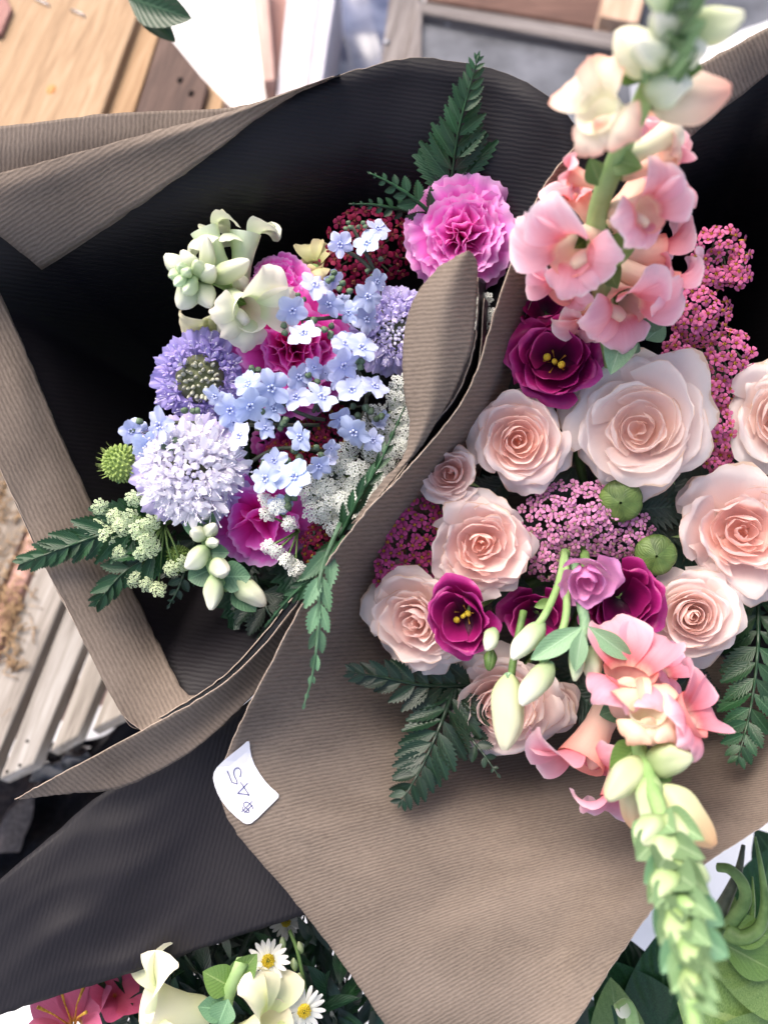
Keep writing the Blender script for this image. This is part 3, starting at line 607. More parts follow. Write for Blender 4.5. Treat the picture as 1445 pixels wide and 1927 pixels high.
#@@FLOWERS
# ================================================================== flower building blocks
TIE_L, TIE_R, TIE_B = W(500, 900, -19), W(1120, 1060, -19), W(600, 2150, -16)
def petal(L, Wd, a0, a1, cup=0.2, ruf=0.0, rn=3.0, tipdrop=0.25, p=3.0, base=0.25, wmax=0.6, shrink=0.3, serr=0.0, sn=9, nu=9, nv=9, ph=0.0, curl=0.0, notch=0.0):
    """petal that leaves the origin along +Z and leans to +Y; a0/a1 heading (deg from Z) at base/tip"""
    u = np.linspace(-1, 1, nu)[None, :]; v = np.linspace(0, 1, nv)[:, None]
    vend = 1 - tipdrop * np.abs(u) ** p - notch * np.exp(-(u / 0.22) ** 2)
    if serr: vend = vend + serr * (np.abs(((u * sn + ph) % 2) - 1) - 0.5)
    t = v * vend
    K = 40; tt = np.linspace(0, 1.15, K); hd = np.radians(a0 + (a1 - a0) * tt + curl * np.clip(tt - 0.75, 0, 1) * 4)
    yc = np.concatenate([[0], np.cumsum(np.sin((hd[1:] + hd[:-1]) / 2) * np.diff(tt))]) * L
    zc_ = np.concatenate([[0], np.cumsum(np.cos((hd[1:] + hd[:-1]) / 2) * np.diff(tt))]) * L
    Y = np.interp(t, tt, yc); Z = np.interp(t, tt, zc_); H = np.interp(t, tt, hd)
    tb = np.broadcast_to(t, (nv, nu))
    prof = base + (1 - base) * np.sin(np.pi / 2 * np.clip(tb / wmax, 0, 1)) ** 1.2
    prof = prof * (1 - shrink * np.clip((tb - wmax) / (1 - wmax), 0, 1) ** 2)
    X = Wd / 2 * prof * u
    off = cup * Wd / 2 * prof * u ** 2
    if ruf: off = off + ruf * L * tb ** 2 * (np.sin(rn * np.pi * u + ph) + 0.5 * np.sin(rn * 2.3 * np.pi * u + 2 * ph + 3 * tb))
    Y = Y - np.cos(H) * off; Z = Z + np.sin(H) * off
    V = np.stack([X, Y, Z], -1).reshape(-1, 3)
    uv = np.stack([np.broadcast_to((u + 1) / 2, (nv, nu)), np.broadcast_to(v, (nv, nu))], -1).reshape(-1, 2)
    return V, quads(nu, nv), uv
def stem_part(root, base, n, tie, mat=STEM, r=0.0022):
    L = (tie - base).length
    P = bez(base, base - n * L * 0.3, tie + (base - tie) * 0.25, tie + Vector((random.uniform(-.008, .008), random.uniform(-.008, .008), 0)), 7)
    V, F, uv = tube(P, [r * 0.9] + [r] * 6, 6)
    org = WM[root.name].translation
    part('stem', mesh('stem', V - np.array(org), F, uv, [mat]), root, Matrix.Translation(org))
def line_part(name, pts, r, mat, root, seg=7, nn=5):
    P = [Vector(p) for p in crom(np.array([tuple(W(*p)) for p in pts]), nn)]
    k = len(P); rr_ = [r[0] + (r[1] - r[0]) * i / (k - 1) for i in range(k)] if isinstance(r, tuple) else r
    org = WM[root.name].translation; V, F, uv = tube(P, rr_, seg)
    return part(name, mesh(name, V - np.array(org), F, uv, [mat]), root, Matrix.Translation(org)), P
def rose(name, label, cat, px, py, h, rpx, tx, ty, mat, tie, N_=30, seed=0, roll=0, kmin=0.0, cols=None, cup=1.0, high=0.25, flare=1.0, wide=1.0, group=None, ruf=0.02, droop=0.45, sep=5, stemm=STEM, mess=1.0):
    R = S(rpx, h); n = facing(px, py, h, tx, ty); r = np.random.RandomState(seed)
    root = thing(name, label, cat, W(px, py, h) - n * R * 0.6, group)
    M = basis(W(px, py, h), n, R_(roll)); cols = cols or [(1, .86, .8), (1, .95, .93), (1, 1, 1)]
    nu, nv = 17, 13
    u = np.linspace(-1, 1, nu)[None, :]; v = np.linspace(0, 1, nv)[:, None]
    ctr = r.uniform(-.1, .1, 2) * R; ell = r.uniform(.9, 1.1)
    for i in range(N_):
        k = kmin + (1 - kmin) * i / (N_ - 1)
        phi = i * 2.39996 + r.uniform(-.35, .35) * mess
        kk = min(1, max(0, k + r.uniform(-.035, .035) * mess * min(1, k * 4)))
        Rt = R * (0.07 + 0.89 * kk ** 0.8)
        wd = R_(np.interp(k, [0, .15, .5, 1], [120, 84, 58, 47])) * wide * r.uniform(.8, 1.15)
        Ht = R * (high + 0.10 * math.sin(math.pi * k) - droop * k ** 2.2) + R * r.uniform(-.05, .05) * min(1, k * 3)
        b0 = -R * np.interp(k, [0, .4, 1], [.28, .42, .5])
        P0 = (0.06 * Rt, b0); P1 = (Rt * np.interp(k, [0, 1], [.95, .62 * cup]), np.interp(k, [0, 1], [b0 * .6, b0 * .8]))
        P2 = (Rt * np.interp(k, [0, .5, 1], [1.15, 1.08, .92]), Ht - R * np.interp(k, [0, .5, 1], [.24, .10, -.08 * flare]))
        P3 = (Rt * np.interp(k, [0, .3, .6, 1], [.6, .9, 1.02, 1.08]), Ht - R * np.interp(k, [0, .6, 1], [0, .0, .07 * flare]))
        tip = 1 - (0.14 + .14 * r.rand()) * np.abs(u) ** 2.4 + 0.03 * np.cos(u * r.uniform(4, 9) + r.rand() * 6) - .09 * r.rand() * np.exp(-((u - r.uniform(-.4, .4)) / .18) ** 2)
        t = v * tip
        rr2 = P0[0] * (1 - t) ** 3 + P1[0] * 3 * t * (1 - t) ** 2 + P2[0] * 3 * t * t * (1 - t) + P3[0] * t ** 3
        zz = P0[1] * (1 - t) ** 3 + P1[1] * 3 * t * (1 - t) ** 2 + P2[1] * 3 * t * t * (1 - t) + P3[1] * t ** 3
        rr2 = rr2 * (1 + r.uniform(.05, .14) * u * t)
        a1_, a2_ = r.rand(2) * 6.28
        rf = ruf * r.uniform(.7, 1.6)
        rr2 = rr2 + R * rf * (0.6 + k) * t ** 3 * (np.sin(u * 3.2 + a1_) + .6 * np.sin(u * 6.5 + a2_))
        zz = zz + R * rf * 1.9 * (0.4 + k) * t ** 3 * (np.sin(u * 4.1 + a2_) + .6 * np.sin(u * 7.7 + a1_))
        rr2 = rr2 + R * rf * .35 * (.3 + k) * t ** 5 * np.sin(u * 14 + a1_ * 3) + R * .010 * np.sin(u * 5 + t * 9 + a2_) * t
        # rims roll outward
        roll_ = np.clip((t - .84) / .16, 0, 1) ** 1.5 * np.interp(k, [0, .3, 1], [.0, .05, .11]) * R * r.uniform(.3, 1.3)
        rr2 = rr2 + roll_; zz = zz - roll_ * 0.8
        zz = zz - R * 0.12 * k * flare * np.abs(u) ** 4 * t
        an = phi + wd * u * (0.45 + 0.55 * np.sin(np.pi / 2 * np.clip(t / 0.65, 0, 1)))
        V = np.stack([rr2 * np.cos(an) * ell, rr2 * np.sin(an) / ell, zz], -1).reshape(-1, 3)
        V[:, :2] += ctr * (1 - k)
        uv = np.stack([np.broadcast_to((u + 1) / 2, (nv, nu)), np.broadcast_to(v, (nv, nu))], -1).reshape(-1, 2)
        c = [np.interp(k, [0, .5, 1], [cc[j] for cc in cols]) for j in range(3)]
        ta = .09 * mess * min(1, k * 3 + (mess - 1) * .25) * (1.25 - .5 * k); tl = Matrix.Rotation(r.uniform(-ta, ta), 4, 'X') @ Matrix.Rotation(r.uniform(-ta, ta), 4, 'Y')
        part('petal', mesh('petal', V, quads(nu, nv), uv, [mat]), root, M @ tl, 1.0, c)
    for k in range(sep):
        a_ = k * 2 * math.pi / max(sep, 1) + .4
        V, F, uv = petal(R * 1.0, R * .3, 60, 120, .2, 0, 1, .6, 1.2, .7, .3, .6, nu=5, nv=7)
        part('sepal', mesh('sepal', V, F, uv, [LEAFG]), root, M @ Matrix.Translation((0, 0, -.58 * R)) @ Matrix.Rotation(a_, 4, 'Z'))
    if tie is not None: stem_part(root, W(px, py, h) - n * R * 0.55, n, tie, stemm)
    return root, M, R
def carnation(label, px, py, h, rpx, tx, ty, mat, tie, N_=46, seed=0, cols=None, rs=1.0):
    R = S(rpx, h); n = facing(px, py, h, tx, ty); r = np.random.RandomState(seed)
    root = thing('carnation', label, 'carnation', W(px, py, h) - n * R * .7)
    M = basis(W(px, py, h) - n * R * 0.55, n)
    cols = cols or [(1, .8, .92), (1, .96, 1), (1, 1, 1)]
    for i in range(N_):
        k = (i + .5) / N_; phi = i * 2.39996 + r.uniform(-.3, .3)
        tilt = np.interp(k, [0, .4, 1], [4, 34, 74]) + r.uniform(-7, 7)
        L = R * np.interp(k, [0, .4, 1], [.72, .86, 1.06]) * r.uniform(.92, 1.06)
        V, F, uv = petal(L, L * r.uniform(.95, 1.35), tilt * .75, tilt + np.interp(k, [0, 1], [4, 34]), .12 * r.uniform(-1, 1.4), rs * np.interp(k, [0, .5, 1], [.12, .085, .045]), r.uniform(.9, 1.7), .22, 2.4, .1, .85, .0, .055, r.uniform(6, 8), 25, 12, r.uniform(0, 6))
        c = [np.interp(k, [0, .5, 1], [cc[j] for cc in cols]) for j in range(3)]
        part('petal', mesh('petal', V, F, uv, [mat]), root, M @ Matrix.Rotation(phi, 4, 'Z') @ Matrix.Rotation(r.uniform(-.25, .25), 4, 'Y'), 1.0, c)
    V, F, uv = lathe([(0.0, -R * .75), (R * .16, -R * .7), (R * .2, -R * .2), (R * .24, R * .05)], 10)
    part('calyx', mesh('calyx', V, F, uv, [STEM]), root, M)
    if tie is not None: stem_part(root, M @ Vector((0, 0, -R * .7)), n, tie)
    return root
# ---- leaves
def leaf(teeth=0, depth=0.25, ratio=0.36, cup=0.25, droop=0.15, nv=16, peak=0.4, seed=0, lobes=False):
    V = []; uv = []; r = np.random.RandomState(seed); n = teeth * 2 if teeth else nv
    for j in range(n + 1):
        t = j / n; wv = (math.sin(math.pi * min(1, t / (2 * peak))) if t < peak else math.cos(math.pi / 2 * (t - peak) / (1 - peak)) ** .85) if 0 < t < 1 else 0.0
        wv = max(wv, 0.04 if j == 0 else 0.0) * ratio / 2
        yv = t; ye = t
        if teeth and 0 < j < n:
            if j % 2: wv *= 1 + depth * .35; ye = t + .6 / n
            else: wv *= 1 - depth; ye = t - .1 / n
        for i, s_ in enumerate((-1, -.5, 0, .5, 1)):
            x = wv * s_; V.append((x, yv + (ye - yv) * abs(s_) + abs(s_) * wv * .45, cup * abs(x) - droop * t * t)); uv.append(((s_ + 1) / 2, t))
    return np.array(V), quads(5, n + 1), np.array(uv)
LEAF_ME = {}
def leaf_me(key, mat, **kw):
    k = (key, mat.name)
    if k not in LEAF_ME: V, F, uv = leaf(**kw); LEAF_ME[k] = mesh('leaf', V, F, uv, [mat])
    return LEAF_ME[k]
def frond(label, pts, wpx, npair, mat, tip=.55, ratio=.56, seed=0, ang=58, teeth=8, name='fern_frond', start=.06, roll=0, sides=(-1, 1), prof=None, droop=.15, sr=.0011, tilt=0):
    r = random.Random(seed)
    root = thing(name, label, 'fern', W(*pts[0]))
    _, P = line_part('rachis', pts, (sr, .0003), mat, root, 6, 8)
    n = len(P); mes = [leaf_me('p%d_%d_%s_%s' % (teeth, q, ratio, droop), mat, teeth=teeth, depth=.24, ratio=ratio, cup=.2 + .15 * q, droop=droop, peak=.3 + .06 * q) for q in range(2)]
    cum = [0]
    for i in range(1, n): cum.append(cum[-1] + (P[i] - P[i - 1]).length)
    for i in range(npair):
        f = start + (1 - start) * (1 - (1 - i / npair) ** 1.25)
        d = f * cum[-1]; j = max(k for k in range(n) if cum[k] <= d + 1e-9); j = min(j, n - 2)
        q = (d - cum[j]) / max(cum[j + 1] - cum[j], 1e-9); p = P[j].lerp(P[j + 1], q); tg = (P[j + 1] - P[j]).normalized()
        vn = (CAMPOS - p).normalized(); sd_ = tg.cross(vn).normalized(); vn = sd_.cross(tg)
        vn = (vn + sd_ * math.tan(R_(tilt))).normalized(); sd_ = tg.cross(vn).normalized()
        base_w = (np.interp(f, [0, .12, .3, 1], [.75, 1, .92, .06]) if prof is None else np.interp(f, *prof))
        for s_ in sides:
            L = S(wpx, pts[0][2]) * base_w * r.uniform(.9, 1.08)
            a_ = R_(ang + r.uniform(-6, 6) - 14 * f)
            dr = tg * math.cos(a_) + sd_ * s_ * math.sin(a_) - vn * r.uniform(-.05, .22)
            m = ybasis(p, dr, vn + sd_ * r.uniform(-.5, .5) + tg * r.uniform(-.35, .35))
            part('leaflet', mes[r.randrange(2)], root, m, (L * np.interp(f, [0, .5, 1], [1, 1.05, 1.2]), L, L))
    m = ybasis(P[-2], P[-1] - P[-2], (CAMPOS - P[-1]).normalized()); part('leaflet', mes[0], root, m, S(wpx * .2))
    return root
# ---- snapdragons
def ellipsoid(nu=12, nv=9, seam=0.0, point=0.0, fold=2):
    V = []; uv = []
    for j in range(nv):
        t = j / (nv - 1); z = t; rad = math.sin(math.pi * (t * .95 + .025)) ** .58
        rad *= 1 + point * (0.5 - t)
        for i in range(nu):
            a_ = 2 * math.pi * i / nu; q = 1 - seam * abs(math.cos(a_ * fold / 2)) ** 6 * (.3 + t)
            V.append((rad * q * math.cos(a_), rad * q * math.sin(a_), z)); uv.append((i / nu, t))
    F = [(j * nu + i, j * nu + (i + 1) % nu, (j + 1) * nu + (i + 1) % nu, (j + 1) * nu + i) for j in range(nv - 1) for i in range(nu)]
    F += [tuple(reversed(range(nu))), tuple((nv - 1) * nu + i for i in range(nu))]
    return np.array(V), F, np.array(uv)
SNAPM = {}
def snap_meshes(mat, tubem):
    k = (mat.name, tubem.name)
    if k in SNAPM: return SNAPM[k]
    d = {}
    V, F, uv = lathe([(0.10, 0), (.20, .06), (.25, .2), (.25, .45), (.30, .7), (.37, .92), (.40, 1.02)], 16)
    V[:, 0] *= 1.12; V[:, 0] += np.sign(V[:, 0]) * 0; d['tube'] = mesh('tube', V, F, uv, [tubem])
    d['upper'] = [mesh('upper_lobe', *petal(.98, 1.06, -8, 95 + 30 * q, .42, .06, 1.5, .52, 2.1, .34, .5, .2, 0, 1, 17, 13, q * 2.0, 30), mats=[mat]) for q in range(2)]
    d['lower'] = [mesh('lower_lobe', *petal(.82, .92, 15, 120 + 30 * q, -.35, .065, 1.8, .5, 2.1, .36, .5, .22, 0, 1, 15, 12, q * 1.7 + 1, 40), mats=[mat]) for q in range(2)]
    V, F, uv = ellipsoid(14, 10, .22, 0.2, 2); V = V * np.array([.27, .14, .4]); V[:, 2] += .62; V[:, 1] -= .20; d['palate'] = mesh('palate', V, F, uv, [PALATE if mat.name == 'snapdragon_pink' else mat])
    V, F, uv = petal(.42, .30, 28, 10, .35, 0, 1, .55, 1.4, .7, .35, .6, nu=5, nv=7); d['sepal'] = mesh('sepal', V, F, uv, [LEAFG])
    SNAPM[k] = d; return d
def floret(root, base, mouth, mat, tubem, size=1.0, up=(0, 1), spin=0, color=None, close=0.0, r=random.Random(1)):
    """snapdragon flower: base and mouth are (px,py,h); up is the picture direction of the upper lip"""
    d = snap_meshes(mat, tubem); b = W(*base); m_ = W(*mouth); L = (m_ - b).length
    yh = RC @ Vector((up[0], up[1], 0.15))
    M = basis(b, m_ - b, R_(spin), yh); s = L
    t = part('floret', d['tube'], root, M, (s * size, s * size, s), color); Mu = M
    sc = s * size
    for s_ in (-1, 1):
        part('lobe', d['upper'][r.randrange(2)], t, Mu @ Matrix.Translation((s_ * .16 * sc, .22 * sc, .86 * s)) @ Matrix.Rotation(-s_ * R_(24), 4, 'Z') @ Matrix.Rotation(R_(-34 * close), 4, 'X'), sc * r.uniform(.92, 1.08), color)
    for a_ in (-46, 0, 46):
        part('lobe', d['lower'][r.randrange(2)], t, Mu @ Matrix.Rotation(R_(180 + a_), 4, 'Z') @ Matrix.Translation((0, .20 * sc, .84 * s)) @ Matrix.Rotation(R_(-30 * close), 4, 'X'), sc * r.uniform(.9, 1.05) * (.85 if a_ == 0 else 1), color)
    part('palate', d['palate'], t, Mu, (sc, sc, s * 1.0), color)
    for k in range(5): part('sepal', d['sepal'], t, Mu @ Matrix.Rotation(k * 1.2566 + .3, 4, 'Z') @ Matrix.Translation((0, .10 * sc, -.02 * s)), sc)
    return t
BUDM = {}
def bud(root, base, tip, wpx, mat, sepal=True, color=None, seam=.22, nm='bud', smat=None, sl=.55, nsep=5):
    k = (mat.name, seam)
    if k not in BUDM:
        V, F, uv = ellipsoid(18, 14, seam, .25, 4)
        V[:, 0] += .10 * np.sin(V[:, 2] * 7.0) * (V[:, 2]); V[:, 1] += .12 * V[:, 2] ** 2
        V[:, :2] *= (1 + .05 * np.sin(V[:, 2:3] * 11 + np.arctan2(V[:, 1:2], V[:, 0:1]) * 2)); BUDM[k] = mesh('bud', V, F, uv, [mat])
    b = W(*base); t = W(*tip); L = (t - b).length; wd = S(wpx, (base[2] + tip[2]) / 2) / 2 * .9
    M = basis(b, t - b, random.uniform(0, 6.28))
    o = part(nm, BUDM[k], root, M, (wd, wd * .92, L), color)
    if sepal:
        sm = smat or LEAFG; key = ('bsep', sm.name)
        if key not in LEAF_ME: LEAF_ME[key] = mesh('sepal', *petal(1.0, .85, 48, -18, .5, 0, 1, .6, 1.5, .75, .35, .55, nu=7, nv=9), mats=[sm])
        for q in range(nsep): part('sepal', LEAF_ME[key], o, M @ Matrix.Rotation(q * 6.2832 / nsep + .5, 4, 'Z') @ Matrix.Translation((0, wd * .2, -.02 * L)), (wd * 1.25, wd * 1.25, L * sl))
    return o
def single_leaf(root, base, tip, wpx, mat, name='leaf', droop=.2, nrm=None, teeth=0, cup=.35, peak=.4):
    b = W(*base); t = W(*tip); L = (t - b).length; n = nrm or (CAMPOS - b).normalized()
    me = leaf_me('single%d_%s_%s_%s' % (teeth, droop, cup, peak), mat, teeth=teeth, depth=.3, ratio=.5, cup=cup, droop=droop, nv=14, peak=peak)
    return part(name, me, root, ybasis(b, (t - b) + n * L * droop * .8, n), (S(wpx, base[2]) / .5, L, L))
random.seed(4)

# ================================================================== right bouquet: roses
RC1 = [(1.0, .90, .86), (1.0, .965, .945), (1, 1, .99)]
RC2 = [(1.0, .84, .80), (1.0, .90, .885), (1.0, .97, .965)]
RC3 = [(1.0, .90, .885), (1.0, .94, .93), (1.0, .975, .97)]
rose('rose', 'largest open white blush rose under the upper snapdragon', 'rose', 1208, 795, 2.6, 142, 0, 2, ROSE, TIE_R, 28, 21, 40, 0.02, RC1, high=.02, ruf=.034, droop=.30, wide=1.12, mess=2.4)
rose('rose', 'peach pink rose with tight spiral heart beside the purple lisianthus', 'rose', 980, 828, 2.0, 98, 4, 3, ROSE, TIE_R, 32, 22, 10, 0, RC2, high=.20, ruf=.03, droop=.46)
rose('rose', 'small half open peach rosebud by the paper edge', 'rose', 848, 895, 1.2, 58, -8, 4, ROSE, TIE_R, 20, 23, 10, 0, RC2, high=.45, ruf=.03, droop=.2, flare=.3, wide=1.1, mess=2.6)
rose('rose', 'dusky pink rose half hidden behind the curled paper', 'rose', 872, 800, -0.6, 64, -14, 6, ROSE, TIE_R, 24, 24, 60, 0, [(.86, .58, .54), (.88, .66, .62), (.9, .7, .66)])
rose('rose', 'salmon centred rose above the pale rose at the paper wall', 'rose', 908, 1030, 2.0, 104, 2, -4, ROSE, TIE_R, 32, 25, 100, 0, RC2, high=.16, ruf=.042, droop=.38, wide=.9, mess=2.0)
rose('rose', 'pale blush rose against the kraft paper wall', 'rose', 782, 1168, 1.2, 104, -16, -6, ROSE, TIE_R, 36, 26, 140, 0, RC3, high=.30, ruf=.036, droop=.6, wide=.85, mess=1.6)
rose('rose', 'pale pink rose behind the large greenish white bud', 'rose', 948, 1335, 0.4, 114, -4, -14, ROSE, TIE_R, 36, 27, 20, 0, RC3, high=.26, ruf=.036, droop=.6, wide=.95, mess=1.8)
rose('rose', 'full pink rose cut by the right picture edge', 'rose', 1398, 1005, 2.0, 128, 10, 0, ROSE, TIE_R, 34, 28, 70, 0, RC2, high=.10, ruf=.04, droop=.34, wide=.92, mess=2.6)
rose('rose', 'white rose cut in half by the right picture edge', 'rose', 1462, 785, 1.6, 98, 14, 4, ROSE, TIE_R, 28, 29, 10, 0, RC1, high=.15, ruf=.034, droop=.4, mess=1.8)
rose('rose', 'cream blush rose right of the dark purple lisianthus', 'rose', 1305, 1160, 1.8, 92, 6, -5, ROSE, TIE_R, 34, 30, 200, 0, RC3, high=.36, ruf=.028, droop=.62, wide=1.08)
rose('rose', 'little pink rose behind the pale rose and plum yarrow', 'rose', 748, 1082, -0.8, 36, -12, 6, ROSE, TIE_R, 16, 31, 10, 0, RC2)
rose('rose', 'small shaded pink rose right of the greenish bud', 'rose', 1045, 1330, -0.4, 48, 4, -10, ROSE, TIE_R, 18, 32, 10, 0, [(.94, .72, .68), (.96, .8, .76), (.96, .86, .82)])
# ---- lisianthus
LC = [(.8, .8, .8), (.95, .95, .95), (1.05, 1.05, 1.05)]
def lisianthus(label, px, py, h, rpx, tx, ty, seed, N_=14, mat=LISI, heart=True, kmin=.42, cols=LC, **kw):
    root, M, R = rose('lisianthus', label, 'lisianthus', px, py, h, rpx, tx, ty, mat, TIE_R, N_, seed, seed * 30, kmin, cols, cup=kw.pop('cup', 1.15), high=kw.pop('high', .42), droop=kw.pop('droop', .36), wide=1.2, sep=0, ruf=.05, **kw)
    if heart:
        mb = MB()
        for k in range(2):
            V, F, uv = ellipsoid(10, 8); mb.add(xf(V, Matrix.Translation((R * .10 * (k * 2 - 1), 0, -R * .12)) @ Matrix.Rotation(R_(70) * (k * 2 - 1), 4, 'Y') @ Matrix.Diagonal((R * .07, R * .09, R * .17, 1))), F, uv)
        V, F, uv = tube([(0, 0, -.6 * R), (0, 0, -.1 * R)], R * .06, 7); mb.add(V, F, uv)
        part('stigma', mb.mesh('stigma', [YELLOW]), root, M)
        mb = MB()
        for k in range(5):
            a_ = k * 1.2566 + .4; mb.add(*tube([(0, 0, -.55 * R), (math.cos(a_) * R * .2, math.sin(a_) * R * .2, -.3 * R), (math.cos(a_) * R * .26, math.sin(a_) * R * .26, -.22 * R)], [R * .012, R * .014, R * .024], 6))
        part('stamens', mb.mesh('stamens', [GOLD]), root, M)
    return root
lisianthus('deep magenta lisianthus with yellow heart above the peach rose', 1042, 678, 2.2, 86, -4, 8, 41)
lisianthus('dark magenta lisianthus tucked under the pink snapdragon', 1022, 578, 1.4, 60, -10, 20, 42, 9, heart=False)
lisianthus('magenta lisianthus cup with yellow stigma on the pale rose', 868, 1162, 2.8, 74, -16, -14, 43, 9)
lisianthus('dark open lisianthus beside the cream rose', 1172, 1128, 2.4, 80, 8, -4, 44, 12, heart=False)
lisianthus('purple lisianthus half hidden behind green bud stems', 1010, 1160, 0.8, 66, -4, -14, 45, 8, heart=False)
lisianthus('deep pink lisianthus in shade behind the lower snapdragon', 1215, 1232, 0.2, 56, 6, -8, 46, 8, heart=False, cols=[(1.1, 1.3, 1.1)] * 3)
lisianthus('pale mauve twisted lisianthus bud over the dark bloom', 1105, 1085, 3.8, 58, 4, -26, 47, 9, LISI_LT, False, .12, [(1, .86, .86), (1, 1, 1), (1, 1, 1)], high=.75, droop=.5, cup=1.3, flare=.2)
# ---- lisianthus bud sprays
sp = thing('lisianthus_buds', 'spray of pale green lisianthus buds arching over the roses', 'buds', W(1090, 1130, 0))
line_part('stem', [(1062, 1040, 1.6), (1050, 1100, 3.2), (1020, 1165, 4.4), (985, 1200, 4.8)], .0016, STEM_LT, sp)
line_part('stem', [(1062, 1040, 1.6), (1066, 1110, 3.4), (1060, 1180, 4.6), (1020, 1250, 5.0)], .0016, STEM_LT, sp)
line_part('stem', [(1080, 1060, 1.6), (1092, 1130, 3.6), (1100, 1180, 4.6), (1086, 1230, 5.0)], .0022, SAGE, sp)
line_part('stem', [(985, 1150, 3.0), (968, 1230, 3.8), (962, 1270, 4.0)], .0016, STEM, sp)
bud(sp, (1022, 1172, 4.4), (962, 1240, 5.0), 50, SNAP_GR, True, None, .14, smat=SAGE)
bud(sp, (1038, 1248, 5.0), (978, 1326, 5.4), 56, SNAP_GR, True, None, .14, smat=SAGE)
bud(sp, (958, 1268, 4.0), (950, 1412, 4.6), 76, SNAP_CR, True, (.86, .88, .78), .3, smat=SAGE)
bud(sp, (930, 1182, 3.6), (916, 1224, 4.0), 36, SNAP_GR, True, None, .14, smat=SAGE)
bud(sp, (925, 1222, 3.2), (918, 1262, 3.4), 30, LEAFG, True, None, .14, smat=LEAFG)
bud(sp, (1086, 1200, 5.0), (1082, 1282, 5.2), 36, SNAP_GR, True, (.8, .9, .75), .14, smat=SAGE, sl=.9)
bud(sp, (1112, 1215, 4.6), (1118, 1285, 4.8), 44, SNAP_GR, True, None, .14, smat=SAGE, sl=.8)
single_leaf(sp, (1094, 1180, 5.0), (1000, 1240, 5.2), 44, SAGE)
single_leaf(sp, (1104, 1178, 5.0), (1188, 1240, 5.0), 40, SAGE)
single_leaf(sp, (1095, 1185, 5.2), (1082, 1262, 5.6), 34, SAGE)
single_leaf(sp, (1040, 1130, 3.2), (1006, 1142, 3.4), 20, STEM)
line_part('stem', [(1062, 1040, 1.6), (1090, 1050, -4), (1110, 1060, -12)], .002, STEM, sp)
# ---- green folded pods
def pod(label, px, py, h, rpx, seed, tx=0, ty=0):
    R = S(rpx, h); n = facing(px, py, h, tx, ty); root = thing('green_bud', label, 'bud', W(px, py, h) - n * R)
    M = basis(W(px, py, h) - n * R * .6, n, seed)
    for k in range(5):
        V = []; uv = []
        for j in range(11):
            th = math.pi * .98 * j / 10
            for i in range(9):
                q = i / 8 * 2 - 1; a_ = q * R_(36); bul = 1 - .045 * abs(q) ** 3
                rad = math.sin(th) * bul; V.append((R * rad * math.sin(a_), R * rad * math.cos(a_), R * .40 * -math.cos(th) + R * .10 * max(0, (j - 8) / 2) ** 2)); uv.append((i / 8, j / 10))
        part('sepal', mesh('sepal', V, quads(9, 11), uv, [POD_LF]), root, M @ Matrix.Translation((0, 0, R * .3)) @ Matrix.Rotation(k * 1.2566, 4, 'Z'))
    stem_part(root, M.translation, n, TIE_R)
pod('round green closed bud below the largest rose', 1167, 945, 1.8, 42, .3, 0, -10)
pod('round green closed bud above the cream blush rose', 1234, 1046, 1.9, 40, 1.0, 6, -8)
# ---- yarrow
def yarrow_floret(mat, disc, seed, gap=1.0):
    r = np.random.RandomState(seed); mb = MB(); npet = 5
    for k in range(npet):
        a_ = k * 2 * math.pi / npet + r.uniform(-.12, .12); L = r.uniform(.42, .52)
        V = [(0, .10, 0), (-.12, .20, .03), (.12, .20, .03), (-.215, .37, .0), (0, .34, .06), (.215, .37, .0), (-.14, L * 1.06, -.05), (0, L * 1.1, -.02), (.14, L * 1.06, -.05)]
        F = [(0, 2, 1), (1, 4, 3), (1, 2, 4), (2, 5, 4), (3, 4, 7, 6), (4, 5, 8, 7)]
        uv = [(.5, v[1] * 2) for v in V]
        mb.add(xf(V, Matrix.Rotation(a_, 4, 'Z') @ Matrix.Rotation(r.uniform(-.25, .5), 4, 'X')), F, uv)
    for k in range(8):
        a_ = k * .785 + r.uniform(-.2, .2); q = .07 + .04 * (k % 2); z = .08 + .06 * r.rand()
        mb.add(*tube([(q * .5 * math.cos(a_), q * .5 * math.sin(a_), 0), (q * math.cos(a_), q * math.sin(a_), z), (q * 1.3 * math.cos(a_), q * 1.3 * math.sin(a_), z + .05)], [.03, .035, .02], 4, False), mi=1)
    V, F, uv = lathe([(.001, -.5), (.05, -.45), (.10, -.2), (.11, 0), (.06, .05), (.001, .06)], 7); mb.add(V, F, uv, 1)
    return mb.mesh('floret', [mat, disc])
